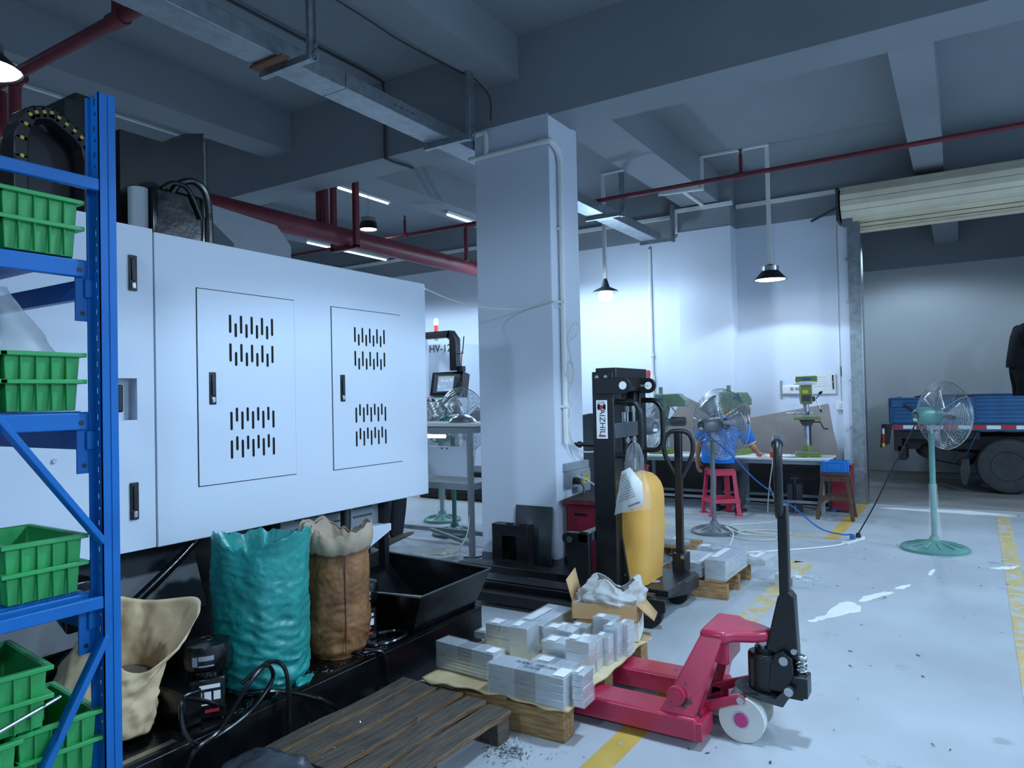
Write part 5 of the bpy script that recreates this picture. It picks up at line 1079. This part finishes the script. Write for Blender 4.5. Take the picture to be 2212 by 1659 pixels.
def drill(name, label, loc, rz, body, cover, accent, motor_side=1):
    t = T(name, label, 'drill press', loc, rz, 'bench drill presses')
    b = MB().bx(-.14,.14,-.17,.13,0,.055).build('base', body, t, bevel=.008); MB().bx(-.11,.11,-.15,.0,.055,.062).build('base_plate', M_STEEL, b)
    MB().cyl((0,.06,.05),(0,.06,.13),.055,.045,n=20).build('column_collar', body, t); MB().cyl((0,.06,.10),(0,.06,.80),.034,n=20).build('column', M_STEEL, t)
    MB().cyl((.045,.075,.12),(.045,.075,.50),.010,n=8).build('gear_rack', M_DGREY, t)
    tbl = MB().bx(-.15,.15,-.20,.06,.445,.475).build('drill_table', body, t, bevel=.006); MB().prism([(-.09,.445),(.09,.445),(.05,.37),(-.05,.37)],-.10,.08,'y').build('table_knee', M_DGREY, tbl)
    MB().cyl((.08,.05,.41),(.15,.05,.41),.010).bar((.15,.05,.42),(.19,.03,.33),.012,.012).cyl((.185,.03,.33),(.24,.03,.325),.010,n=8).build('crank', M_DGREY, tbl)
    v = MB().bx(-.15,.06,-.14,-.02,.476,.50).bx(-.15,-.11,-.14,-.02,.50,.54).bx(.02,.06,-.14,-.02,.50,.54).bx(-.05,-.02,-.13,-.03,.50,.54).build('vise', M_STEEL, t, bevel=.004); MB().cyl((-.23,-.08,.52),(.02,-.08,.52),.010).cyl((-.24,-.08,.50),(-.24,-.08,.54),.006,n=8).build('vise_screw', M_STEEL, v)
    h = MB().bx(-.065,.065,-.12,.12,.63,.86).build('head', body, t, bevel=.012)
    MB().bx(-.045,.02,-.1225,-.12,.76,.80).build('label_plate', accent, h); MB().bx(-.05,.05,-.122,-.12,.66,.74).build('switch_plate', M_DGREY, h)
    MB().cyl((0,-.07,.55),(0,-.07,.64),.030,n=18).build('quill', M_STEEL, t); c_ = MB().cyl((0,-.07,.49),(0,-.07,.56),.026,.028,n=16).build('chuck', M_STEEL, t); MB().cyl((0,-.07,.40+.08),(0,-.07,.50),.006,n=8).build('drill_bit', M_STEEL, c_)
    f = MB().bx(.065,.10,-.06,0,.66,.72).build('feed_hub', M_DGREY, t, bevel=.006)
    for k in range(3):
        a = 2*pi*k/3+.5; p = Vector((.11,-.03,.69)); d = Vector((.35,cos(a),sin(a))).normalized(); MB().cyl(p,p+d*.15,.006,n=8).build('feed_handle', M_STEEL, f); MB().cyl(p+d*.13,p+d*.17,.012,n=10).build('handle_knob', M_BLKP, f)
    MB().prism([(-.12,-.16),(-.09,-.19),(.09,-.19),(.12,-.16),(.13,.16),(.08,.22),(-.08,.22),(-.13,.16)],.865,.965,'z').build('belt_cover', cover, t, bevel=.015)
    MB().bx(-.121,.121,-.192,-.10,.895,.966).build('cover_front', body, t, bevel=.012); MB().bx(-.05,.05,-.1945,-.191,.915,.945).build('badge', M_PBLUE, t)
    MB().cyl((motor_side*.0,.20,.66),(motor_side*.0,.20,.86),.065,n=20).build('motor', M_DGREY, t)
    return t
drill('bench_drill_press', 'olive green bench drill press on the right end of table', (-1.60,9.24,.656), .22, M_DRILL, M_WHITEP, M_YLAB)
def tapper(label, loc, rz, sc):
    t = T('tapping_machine', label, 'drill press', loc, rz, 'bench drill presses')
    MB().bx(-.15,.15,-.20,.15,0,.07).build('base', M_DRILL, t, bevel=.01); MB().cyl((0,.08,.05),(0,.08,.62),.042,n=20).build('column', M_STEEL, t)
    h = MB().prism([(-.10,.46),(.05,.46),(.08,.60),(.08,.78),(-.09,.80),(-.11,.62)],-.09,.10,'y').build('head', M_DRILL2, t, bevel=.014)
    MB().bx(-.06,.02,-.092,-.09,.70,.735).build('badge', M_PBLUE, h)
    MB().prism([(.06,.62),(.33,.62),(.33,.70),(.24,.79),(.06,.79)],-.10,.12,'y').build('belt_cover', M_DRILL2, t, bevel=.012)
    MB().cyl((-.02,0,.79),(-.02,0,.88),.028,n=14).build('spindle_cap', M_DRILL2, t); MB().cyl((0,-.04,.30),(0,-.04,.47),.035,.045,n=16).build('chuck', M_STEEL, t)
    MB().cyl((.12,-.02,.42),(.30,-.02,.42),.062,n=20).cyl((.26,-.02,.42),(.31,-.02,.42),.05,n=18).build('motor', M_DGREY, t); MB().bx(.04,.14,-.06,.06,.36,.46).build('motor_bracket', M_DRILL2, t, bevel=.008)
    MB().bar((.02,-.10,.78),(.20,-.12,.55),.012,.012).build('feed_lever', M_STEEL, t); MB().bx(-.13,-.10,-.10,.02,.40,.58).build('switch_box', M_WOODP, t, bevel=.005)
    MB().bx(-.10,.14,-.16,.08,.22,.25).build('drill_table', M_DRILL2, t, bevel=.005)
    return t
tapper('sage green tapping machine seen between the stacker handles', (-3.40,9.20,.656), .1, 1)
t2 = tapper('sage green tapping machine behind the worker\'s head', (-2.53,9.30,.656), 1.2, 1)
tapper('sage green drilling machine left of the fan cage behind stacker', (-4.25,9.2,.656), .2, 1)
# boards leaning on the wall
def board(label, pts, m=M_BOARD, th=.02):
    o = MB().add([p for p in pts],[tuple(range(len(pts)))]).build('leaning_board', m, thick=th, smooth=False); return tag(o, label, 'board', 'boards leaning on the back wall')
board('large grey-brown board leaning on wall behind the drill', [(-2.68,9.845,1.05),(-1.44,9.86,1.275),(-1.39,9.82,.95),(-1.25,9.74,.35),(-1.45,9.71,.12),(-2.8,9.71,.12)])
board('torn brown board tilted against wall left of the fan', [(-3.57,9.80,1.0),(-3.35,9.845,1.34),(-3.01,9.83,1.19),(-2.83,9.81,1.05),(-2.97,9.77,.75),(-3.47,9.72,.5)])
board('narrow brown board behind the sage tapping machine', [(-3.44,9.845,.9),(-3.41,9.86,1.45),(-3.05,9.86,1.27),(-3.15,9.845,.9)])
o = MB().bx(-1.80,-1.74,9.0,9.08,0,.34).bx(-1.70,-1.64,9.0,9.08,0,.34).cyl((-1.72,9.04,.1),(-1.72,9.04,.42),.014,n=10).bx(-1.76,-1.68,9.01,9.07,.40,.42).build('bar_clamp', M_DGREY); tag(o, 'steel screw clamp standing under the table', 'clamp')
orr = T('orange_clip', 'small orange plastic clamp head at the table edge', 'clamp', (-1.93,8.86,.66)); MB().bx(-.03,.03,0,.04,0,.08).build('clip_body', M_ORANGE, orr, bevel=.008); MB().tube(spline([(0,.02,0),(.0,-.02,-.1),(-.03,-.03,-.3),(-.06,.0,-.5),(-.07,0,-.655)],5),.006,6).build('clear_hose', M_HOSE, orr)
# power strip and leads
ps = T('power_strip', 'white power strip with blue and black plugs on the floor', 'power strip', (-.91,7.50,0), radians(72))
MB().bx(-.18,.18,-.032,.032,0,.03).build('strip_body', M_WHITEP, ps, bevel=.006)
for x in (-.12,-.06,.06): MB().bx(x-.02,x+.02,-.022,.022,.030,.0315).build('socket', M_GREYP, ps)
MB().cyl((-.02,0,.03),(-.02,0,.075),.026,.020,n=16).build('blue_plug', M_PBLUE, ps); MB().cyl((.10,0,.03),(.10,0,.07),.026,.020,n=16).build('black_plug', M_BLKP, ps)
cable('blue_cable', [(-2.26,7.33,1.10),(-2.20,7.30,1.0),(-2.0,7.33,.82),(-1.8,7.40,.58),(-1.62,7.42,.44),(-1.42,7.42,.30),(-1.20,7.44,.12),(-1.02,7.47,.07),(-.92,7.48,.075)], .007, mat('cable_blue','#1b5fae',.4), 'bright blue cable from grey fan to the power strip')
cable('black_cable', [(-.36,7.34,1.13),(-.42,7.38,1.0),(-.56,7.44,.72),(-.68,7.5,.45),(-.78,7.54,.25),(-.86,7.58,.10),(-.88,7.59,.07)], .006, M_BLKP, 'black cable from green fan down to the power strip')
cable('white_cable', [(-.97,7.32,.01),(-1.1,7.12,.008),(-1.38,6.83,.008),(-1.71,6.55,.008),(-2.06,6.32,.008),(-2.3,6.2,.008)], .007, M_WHITEP, 'white power lead lying on the floor from strip to stacker')
cable('clear_hose', [(-2.0,9.0,.3),(-1.80,8.5,.02),(-1.90,8.1,.01),(-2.15,7.85,.01),(-2.0,7.6,.01),(-1.65,7.5,.01),(-1.5,7.62,.01),(-1.62,7.74,.012),(-1.9,7.62,.012),(-2.05,7.35,.012),(-1.85,7.15,.01),(-1.6,7.22,.012),(-1.62,7.4,.014),(-1.9,7.35,.02),(-1.98,7.0,.15),(-1.85,6.8,.12),(-1.85,6.55,.01)], .007, M_HOSE, 'clear air hose in loose loops on the floor', 'hose')
# ================================================================ FAR ALUMINIUM PALLETS
fp = T('small_wooden_pallet', 'small wooden pallet with aluminium bars behind the stacker', 'pallet', (-1.98,5.02,0), .0)
for x in (.0,.2,.4): MB().bx(x,x+.14,.0,.70,.112,.13).build('deck_board', M_WOODP, fp, bevel=.003)
for y in (.0,.30,.62): MB().bx(.0,.56,y,y+.05,0,.11).build('stringer', M_WOODP, fp, bevel=.003)
def bars(x,y,z,lx,ly,h,n,rz,label): return plates(x,y,z,lx,ly,h,n,rz,label,name='aluminium_bar_stack')
bars(-1.575,5.03,.132,.145,.52,.14,5,-.03,'five-bar aluminium stack on the small pallet behind stacker')
bars(-1.83,5.05,.132,.22,.40,.10,3,.02,'aluminium bars beside the stacker tiller foot'); bars(-1.78,5.50,.132,.20,.12,.12,2,.1,'aluminium block at back of the small pallet')
bars(-1.42,5.60,.132,.13,.32,.045,1,-.1,'flat aluminium plate overhanging the small pallet right edge')
f2 = T('small_wooden_pallet', 'small wooden pallet further back near the grey fan base', 'pallet', (-2.55,6.05,0), .0)
for y in (.0,.14,.28): MB().bx(.0,.52,y,y+.11,.095,.112).build('deck_board', M_WOODP, f2, bevel=.003)
for x in (.0,.23,.47): MB().bx(x,x+.05,.0,.39,0,.094).build('stringer', M_WOODP, f2, bevel=.003)
bars(-2.40,6.08,.114,.24,.16,.05,2,.1,'low aluminium plates on the back small pallet'); bars(-2.16,6.12,.114,.10,.09,.035,1,.2,'small aluminium piece on the back pallet corner')
bars(-1.22,5.56,0,.10,.14,.09,1,-.2,'aluminium block on the floor left of the pallet jack handle'); bars(-1.10,5.60,0,.13,.13,.06,1,.05,'aluminium block lying flat beside the yellow line'); bars(-1.02,5.72,0,.10,.06,.05,1,.1,'smallest aluminium block at the end of the floor row')
bars(-1.50,6.10,0,.16,.30,.05,1,.5,'aluminium plate leaning flat behind the small pallet')
# red charger cabinet behind stacker, grey machine, leaning plates
rk = T('red_equipment_cabinet', 'dark red slotted equipment cabinet between column and stacker', 'cabinet', (-2.765,5.22,0), .10)
MB().bx(0,.29,0,.36,.04,.565).build('cabinet_body', M_MAROON, rk, bevel=.006); MB().bx(-.02,.33,-.04,.39,.585,.605).build('lid_top', M_WOODD, rk, bevel=.003); MB().bx(-.025,.335,-.045,.395,.565,.586).build('lid_edge', M_MAROON, rk, bevel=.003)
MB().bx(.06,.17,-.0015,.01,.47,.49).build('grip_slot', M_GAP, rk); MB().bx(.20,.31,.02,.22,.36,.50).build('red_block', mat('bright_red_block','#b3203a',.4), rk, bevel=.01)
MB().tube(spline([(.27,.1,.5),(.30,.08,.54),(.31,.14,.52),(.3,.2,.45)],5),.006,6).build('wiring', M_BLKP, rk)
gk = T('grey_tool_case', 'grey upright machine with a red-trimmed handle behind the column', 'machine', (-3.10,6.1,0))
MB().prism([(0,0),(.18,0),(.18,1.20),(.14,1.28),(0,1.26)],0,.35,'y').build('case_body', M_DGREY, gk, bevel=.02); MB().tube(spline([(.19,-.01,.98),(.24,-.02,.97),(.26,-.02,.90),(.26,-.02,.74),(.24,-.02,.68),(.19,-.01,.67)],4),.02,10).build('case_handle', M_BLKP, gk); MB().tube(spline([(.19,-.035,.98),(.24,-.045,.97),(.265,-.045,.90)],4),.008,8).build('red_trim', M_PRED, gk)
bb = T('steel_cover_box', 'black perforated steel cover leaning at the column foot', 'box', (-3.30,4.90,0), -.02)
m_ = MB()
m_.bx(0,.345,0,.012,.03,.13).bx(0,.345,0,.012,.325,.415).bx(0,.095,0,.012,.13,.325).bx(.235,.345,0,.012,.13,.325).build('front_plate', M_BLACK, bb, bevel=.002)
MB().bx(0,.345,.012,.10,.405,.415).bx(0,.01,.012,.10,.03,.405).bx(.335,.345,.012,.10,.03,.405).bx(0,.345,.09,.10,.03,.405).build('box_sides', M_BLACK, bb)
for z in (.35,.29,.12,.075):
    for k in range(12 if z in (.35,.075) else 2): MB().cyl((.03+.026*k if z in(.35,.075) else .04+.25*k,-.0012,z),(.03+.026*k if z in(.35,.075) else .04+.25*k,0.001,z),.004,n=6).build('punched_hole', M_GAP, bb)
for x in (.13,.26): MB().bx(x,x+.05,.02,.05,.415,.425).build('hinge', M_BLKP, bb)
o = MB().add([(-3.195,5.06,.02),(-2.845,5.06,.02),(-2.845,5.115,.545),(-3.195,5.115,.545)],[(0,1,2,3)]).build('steel_sheet', M_DGREY, thick=.006); tag(o, 'plain grey steel sheet leaning against the column', 'sheet')
# ================================================================ BEHIND: SECOND MACHINE, BENCH
hv = T('second_machine', 'white machine lettered HV-120 behind the column', 'machine', (-6.85,9.2,0))
MB().bx(-2.6,0,0,.9,0,2.33).build('machine_body', M_WHITE, hv, bevel=.01); MB().bx(-2.6,-.52,-.25,0,0,2.50).build('side_bay', M_WHITE, hv, bevel=.01)
text('lettering', 'HV-120', .17, M_PRINT, FY((-.24,-.003,2.25)), hv, .001)
MB().bx(0,.06,.0,.9,.2,2.2).build('side_skin', M_WHITE, hv)
twr = T('signal_tower', 'red and green signal tower lamp above the second machine', 'signal lamp', (-7.05,9.0,2.37))
MB().cyl((0,0,0),(0,0,.06),.03,n=14).build('foot', M_GREYP, twr); MB().cyl((0,0,.06),(0,0,.15),.032,n=14).build('green_segment', mat('signal_green','#2c6d4c',.3), twr); MB().cyl((0,0,.15),(0,0,.24),.032,n=14).build('red_segment', mat('signal_red','#e03a40',.3,emit=.6), twr); MB().cyl((0,0,.24),(0,0,.32),.034,n=14).ball((0,0,.32),.034).build('lit_segment', mat('signal_lit','#ffe9b0',.3,emit=4), twr)
cn = T('control_console', 'black hanging machine control console with screen and keys', 'control panel', (-6.45,8.6,0), 0)
MB().bx(-1.05,.0,-.06,.06,2.36,2.46).bx(-1.05,-.92,.06,.345,2.36,2.46).build('support_arm', M_BLACK, cn); MB().prism([(-.02,2.46),(.02,2.46),(.12,2.33),(.12,1.86),(.0,1.86),(.0,2.32),(-.06,2.36)],-.06,.06,'y').build('drop_arm', M_BLACK, cn, bevel=.004)
hd_ = frame((-.05,-.08,1.66),(1,.12,0),(0,.22,1))
b = MB().bx(-.27,.27,-.17,.19,-.20,0,hd_).build('screen_housing', M_BLACK, cn, bevel=.008)
MB().bx(-.22,.22,-.13,.15,.0,.004,hd_).build('screen_bezel', M_DGREY, b); MB().bx(-.15,.12,-.11,.12,.0041,.006,hd_).build('screen', mat('screen_lit','#8fa3b8',.3,emit=.5), b)
for k,(x0,x1,y0,y1,c) in enumerate(((-.14,.10,.098,.112,M_YLAB),(-.10,-.05,.03,.07,M_WHITEP),(-.03,.03,.03,.06,M_WHITEP),(.05,.10,.04,.08,M_WHITEP),(-.14,-.09,-.06,-.02,M_WHITEP),(-.05,.0,-.05,-.02,M_WHITEP),(-.03,.09,-.10,-.075,M_WHITEP))): MB().bx(x0,x1,y0,y1,.0062,.007,hd_).build('screen_content', c, b)
for i in range(3):
    for j in range(6): MB().bx(.135+.028*i,.155+.028*i,-.09+.035*j,-.068+.035*j,.0041,.009,hd_).build('soft_key', M_DGREY, b)
kp = frame((-.12,-.22,1.33),(1,.12,0),(0,.55,.83))
k_ = MB().bx(-.26,.26,-.20,.17,-.22,0,kp).build('key_housing', M_BLACK, cn, bevel=.008); MB().bx(-.235,.235,-.175,.15,0,.004,kp).build('key_panel', M_GREYP, k_)
for j in range(6):
    for i in range(11):
        if (i*7+j*3) % 11 == 0: continue
        MB().bx(-.21+.038*i,-.183+.038*i,-.15+.046*j,-.12+.046*j,.004,.010,kp).build('key', M_BLKP if (i+j) % 3 else M_WHITEP, k_)
for x,c in ((-.2,M_PRED),(-.12,M_BLKP),(.03,mat('key_green','#2fae6a',.3,emit=.4)),(.15,M_BLKP)): MB().cyl(kp@Vector((x,.12,.004)),kp@Vector((x,.12,.03)),.018,n=12).build('knob', c, k_)
MB().bx(.20,.27,-.10,.02,.02,.03,hd_).build('side_handle', M_BLKP, cn)
ri = T('red_dial_stand', 'small red dial indicator stand on top of the console', 'gauge stand', (-6.28,8.6,1.84)); MB().bx(-.05,.05,-.04,.04,0,.08).build('magnet_base', M_BLKP, ri); MB().bar((0,0,.08),(.02,0,.30),.012,.012).build('red_rod', M_PRED, ri); MB().bar((-.06,0,.27),(.05,0,.27),.01,.01).bar((.03,0,.28),(.06,0,.52),.012,.012).build('clamp_arm', M_BLKP, ri)
# tall work bench beside the column
wb_ = T('tall_work_bench', 'tall white-topped work bench left of the column', 'bench', (-5.25,5.35,0))
MB().bx(0,1.47,0,.48,1.185,1.215).build('bench_top', M_WHITEP, wb_, bevel=.003); MB().bx(0.02,1.43,.02,.46,1.12,1.185).build('top_frame', M_GREYP, wb_)
for x in (.02,1.41):
    for y in (.02,.46): MB().bx(x-.022,x+.022,y-.022,y+.022,0,1.12).build('leg', M_GREYP, wb_)
MB().bx(.05,1.39,.0,.02,.72,1.0).build('white_panel', M_WHITE, wb_, bevel=.003); MB().bx(.02,1.43,.0,.46,.60,.66).build('mid_rail', M_GREYP, wb_); MB().bx(.02,1.41,.44,.48,.09,.13).build('low_rail', M_GREYP, wb_); MB().bar((.55,.46,.11),(1.41,.0,.11),.03,.03).build('cross_rail', M_GREYP, wb_)
for x,z in ((.62,.93),(1.1,.98),(1.16,.98)): MB().cyl((x,-.002,z),(x,0,z),.008,n=8).build('panel_hole', M_GAP, wb_)
MB().cyl((.75,.05,1.09),(1.10,.05,1.09),.018,n=10).build('bench_lamp_tube', M_TUBE, wb_)
pbg = T('white_plastic_bag', 'crumpled white plastic bag on the tall bench', 'bag', (-4.55,5.55,1.215)); MB().ball((0,0,.08),.11,(1,.8,.75),24,14,lambda p: p*(1+.3*nz(p*10,1,2))).build('bag_film', M_CLOTH, pbg, ang=60)
bw = T('steel_bowl', 'upturned shiny steel bowl on the tall bench', 'bowl', (-4.05,5.55,1.216)); MB().lathe([(.13,0),(.135,.006),(.12,.03),(.08,.06),(.03,.075),(0,.077)],28).build('bowl_shell', M_STEEL, bw)
ch_ = T('spring_cord', 'black coiled cord hanging under the tall bench top', 'cord', (-4.22,5.52,1.216)); MB().tube(spline([(.012*cos(2*pi*k/6),.012*sin(2*pi*k/6),.0+.006*k+.02) for k in range(24)],2),.004,5).build('coil', M_BLKP, ch_)
co = T('hose_coil', 'coil of clear hose on the floor below the bench', 'hose', (-4.10,5.16,0))
random.seed(4)
for k in range(7): r = .10+.012*k+random.uniform(-.006,.006); MB().tube([(r*1.5*cos(2*pi*i/28)+random.uniform(-.004,.004),r*sin(2*pi*i/28),.01+.007*k+.004*sin(i)) for i in range(28)],.005,6,True).build('hose_turn', M_HOSE, co)
MB().tube(spline([(.15,0,.03),(.28,.1,.2),(.2,.3,.6),(.22,.35,1.0),(.16,.3,.7),(.22,.25,.3),(.18,.1,.05)],6),.006,6).build('hose_loop', M_HOSE, co)
cable('black_cable', [(-3.72,5.45,1.0),(-3.70,5.46,.7),(-3.68,5.45,.4),(-3.66,5.42,.15),(-3.7,5.35,.02),(-3.85,5.25,.01)], .007, M_BLKP, 'black cable dropping behind the bench leg to the floor')
cable('white_lead', [(-3.75,5.7,1.0),(-3.78,5.7,.8),(-3.74,5.65,.5),(-3.72,5.6,.2),(-3.7,5.55,.03)], .005, M_HOSE, 'thin white lead beside the bench leg')
pbk = T('paper_bucket', 'small carton in a white bucket between bench and column', 'bucket', (-3.72,5.95,0)); MB().lathe([(.09,0),(.11,.26),(.104,.26),(.085,.01),(0,.01)],24).build('bucket', M_WHITEP, pbk); MB().prism([(-.08,.24),(.08,.24),(.05,.42),(-.06,.40)],-.06,.06,'y').build('carton', M_CARD, pbk)
ts = T('tool_rack', 'dark tool trolley with drills seen beside the column', 'tool rack', (-4.25,6.75,0))
MB().bx(0,.55,0,.4,0,.04).bx(0,.55,0,.4,.45,.48).bx(0,.55,0,.4,.86,.90).build('shelf_board', M_DGREY, ts); MB().bx(0,.04,0,.04,0,.9).bx(.51,.55,0,.04,0,.9).bx(0,.04,.36,.4,0,.9).bx(.51,.55,.36,.4,0,.9).build('frame_post', M_DGREY, ts); MB().bx(.25,.5,.3,.34,.9,1.45).build('tool_panel', M_BLKP, ts)
MB().bx(.3,.45,.1,.25,.90,1.02).build('power_tool', M_DGREY, ts, bevel=.02); MB().bx(.35,.45,.26,.30,1.05,1.18).build('orange_tool', M_ORANGE, ts, bevel=.01); MB().bx(.2,.5,.05,.2,.48,.58).build('tool_tray', M_PRED, ts)
o = MB().bx(-6.8,-5.2,8.2,8.9,0,.42).bx(-6.7,-5.3,8.15,8.2,.1,.35).build('dark_machine_base', M_BLACK, None, bevel=.02); tag(o, 'dark machine bed far behind the bench', 'machine base')
# ================================================================ TRUCK
tr = T('flatbed_truck', 'blue flatbed truck with drop sides in the loading bay', 'truck', (0,11.6,0))
def P_(name,x0,x1,y0,y1,z0,z1,m,bv=.006,p=tr): return MB().bx(x0,x1,y0,y1,z0,z1).build(name,m,p,bevel=bv)
for x0,x1 in ((-.88,.04),(.12,1.9),(1.98,3.7)):
    s_ = P_('drop_side',x0,x1,.0,.025,.955,1.315,M_TBLUE,.003)
    for k in range(6): P_('side_rib',x0+.03,x1-.03,-.012,.002,.972+.055*k,1.010+.055*k,M_TBLUE,.006,s_)
    P_('top_rail',x0,x1,-.014,.03,1.295,1.318,M_TBLUE,.004,s_)
P_('side_stake',.04,.12,-.018,.03,.93,1.318,M_TBLUE); P_('side_stake',1.90,1.98,-.018,.03,.93,1.318,M_TBLUE)
P_('side_latch',-.86,-.72,-.02,.0,1.18,1.29,M_TBLUE); MB().bar((-.70,-.02,1.21),(-.52,-.02,1.09),.02,.03).build('latch_lever', M_BLKP, tr)
P_('bed_floor',-.88,3.7,.02,2.3,.90,.955,M_DGREY); P_('far_side',-.6,3.7,2.28,2.30,.955,1.335,M_TBLUE); P_('tail_gate',-.90,-.875,.02,2.3,.955,1.31,M_TBLUE); P_('bed_stuff',-.6,.15,.6,2.2,.955,1.33,M_BLKP)
P_('edge_beam',-.90,3.7,.0,.05,.855,.93,M_TBLUE,.003)
for k in range(14):
    x = -.88+.33*k; P_('reflector_red',x,x+.15,-.004,.001,.875,.925,M_PRED,0); P_('reflector_white',x+.16,x+.32,-.004,.001,.875,.925,M_WHITEP,0)
P_('chassis_rail',-.75,4.2,.55,.65,.55,.75,M_BLACK); P_('chassis_rail',-.75,4.2,1.6,1.7,.55,.75,M_BLACK); P_('cross_member',-.85,-.75,.1,2.2,.55,.86,M_BLACK); P_('under_frame',-.8,.2,.15,2.1,.72,.9,M_BLACK)
lb = MB().prism([(-1.02,.60),(-.90,.66),(-.86,.94),(-.99,.94)],-.03,.02,'y').build('tail_lamp_box', M_BLACK, tr); P_('tail_reflector',-.985,-.955,-.035,-.03,.68,.88,M_PRED,0,lb); P_('tail_reflector',-.985,-.955,-.0355,-.0305,.80,.88,M_WHITEP,0,lb); P_('amber_lamp',-.99,-.955,-.0355,-.0305,.62,.67,M_YLAB,0,lb)
MB().bx(-.80,-.70,.1,.7,.42,.62).build('bumper_bracket', M_BLACK, tr)
MB().lathe([(.17,0),(.34,.0),(.375,.03),(.38,.10),(.37,.17),(.34,.20),(.17,.20)],36,M=Matrix.Rotation(.22,4,'Y')@Matrix.Rotation(.08,4,'X'),o=(-.25,.75,.40)).build('spare_tyre', M_RUBBER, tr)
def tyre(x,y):
    t_ = MB().lathe([(.20,.0),(.30,-.012),(.345,.0),(.368,.04),(.37,.10),(.368,.16),(.345,.20),(.2,.2)],44,M=Matrix.Rotation(-pi/2,4,'X'),o=(x,y,.37)).build('tyre', M_RUBBER, tr)
    MB().lathe([(0,.09),(.10,.09),(.12,.055),(.17,.06),(.195,.0),(.21,.0),(.21,.2),(0,.2)],36,M=Matrix.Rotation(-pi/2,4,'X'),o=(x,y,.37)).build('rim', mat('dusty_rim','#5a5f63',.6), t_)
    for k in range(6): a = 2*pi*k/6; MB().cyl((x+.075*cos(a),y+.06,.37+.075*sin(a)),(x+.075*cos(a),y+.09,.37+.075*sin(a)),.012,n=8).build('wheel_nut', M_STEEL, t_)
    MB().cyl((x,y+.03,.37),(x,y+.09,.37),.045,n=16).build('hub', M_BLACK, t_)
    for k in range(5): a = 2*pi*k/5+.3; MB().cyl((x+.15*cos(a),y+.056,.37+.15*sin(a)),(x+.15*cos(a),y+.0585,.37+.15*sin(a)),.024,n=12).build('rim_hole', M_GAP, t_)
tyre(.50,.06); tyre(.50,1.95); tyre(3.6,.06)
MB().prism([(-.02,.45),(.06,.46),(.07,.30),(.02,.10),(-.03,.12),(-.05,.30)],.06,.09,'y').build('mud_flap', M_RUBBER, tr)
MB().add([(.02,.02,.50),(.02,.30,.50),(.18,.30,.86),(.18,.02,.86),(.30,.02,.87),(.30,.30,.87)],[(0,1,2,3),(3,2,5,4)]).build('mud_guard', M_TBLUE, tr, thick=.012)
P_('axle_beam',.42,.58,.26,2.0,.30,.44,M_BLACK)
# person standing on the bed
pe = T('person', 'person in black clothes standing on the truck bed', 'person', (.70,12.45,.957), radians(-80))
M_BLKC = mat('black_clothes','#17191b',.9,var=.2,bump=.2,bscale=12)
B = {'pel':((0,.02,.86),(.06,.05)),'wai':((0,.03,1.02),(.08,.06)),'che':((0,.06,1.24),(.10,.06)),'nec':((0,.20,1.40),.052),'hdb':((0,.29,1.47),.05),'ls':((-.19,.06,1.31),.045),'le':((-.24,.06,1.06),.042),'lw':((-.22,.2,.86),.028),'rs':((.19,.06,1.31),.045),'re':((.24,.10,1.06),.042),'rw':((.22,.26,.90),.028),
     'lh':((-.10,0,.80),.055),'lk':((-.13,.04,.46),.06),'la':((-.14,0,.09),.042),'rh':((.10,0,.80),.055),'rk':((.13,.03,.46),.06),'ra':((.15,-.02,.09),.042)}
E = [('pel','wai'),('wai','che'),('che','nec'),('nec','hdb'),('che','ls'),('ls','le'),('le','lw'),('che','rs'),('rs','re'),('re','rw'),('pel','lh'),('lh','lk'),('lk','la'),('pel','rh'),('rh','rk'),('rk','ra')]
hand_chains(B,E,'lw',(0,.4,-1),(1,0,0),'l'); hand_chains(B,E,'rw',(0,.4,-1),(-1,0,0),'r')
bd = skin('body', B, E, M_SKIN, pe)
loft_shirt(pe, [(0,.0,.76,.185,.145),(0,.0,.84,.188,.148),(0,.01,.96,.18,.14),(0,.03,1.08,.195,.14),(0,.05,1.20,.215,.14),(0,.07,1.29,.215,.13),(0,.10,1.345,.185,.105),(0,.14,1.38,.115,.08),(0,.17,1.405,.068,.062)], (((-.17,.06,1.30),(-.24,.06,1.06),1.),((.17,.06,1.30),(.24,.10,1.06),1.)), M_BLKC)
MB().tube([(-.24,.06,1.08),(-.232,.13,.96),(-.222,.19,.875)],[.07,.058,.045],14).build('cuff_sleeve', M_BLKC, pe); MB().tube([(.24,.10,1.08),(.232,.18,.98),(.222,.25,.905)],[.07,.058,.045],14).build('cuff_sleeve', M_BLKC, pe)
skin('trousers', {'pel':((0,0,.84),(.165,.135)),'top':((0,.01,.92),(.16,.12)),'lh':((-.10,0,.74),.125),'lk':((-.14,.04,.46),.105),'la':((-.14,0,.10),.072),'rh':((.10,0,.74),.125),'rk':((.15,.03,.46),.105),'ra':((.15,-.02,.10),.072)}, [('pel','top'),('pel','lh'),('lh','lk'),('lk','la'),('pel','rh'),('rh','rk'),('rk','ra')], M_BLKC, pe)
for x in (-.14,.15): shoe(pe,(x,-.09,.0),(x,.18,.0),M_SHOE)
head(bd,pe,(0,.33,1.53),(0,1,-.15),mat('black_hair','#1a1817',.7),M_SKIN)
# ---------------- debris on the floor
random.seed(31); m_ = MB()
for k in range(70):
    x, y = R_(-1.0,1.4), R_(2.2,8.0); a = R_(0,6.28); l = R_(.008,.025); w_ = l*R_(.2,.45); c_, s_ = cos(a), sin(a)
    m_.add([(x,y,.003),(x+l*c_,y+l*s_,.006),(x+l*c_-w_*s_,y+l*s_+w_*c_,.003),(x-w_*s_,y+w_*c_,.004)],[(0,1,2,3)])
o = m_.build('floor_debris', mat('debris_brown','#4a4238',.8), fl, smooth=False); o['kind'] = 'stuff'
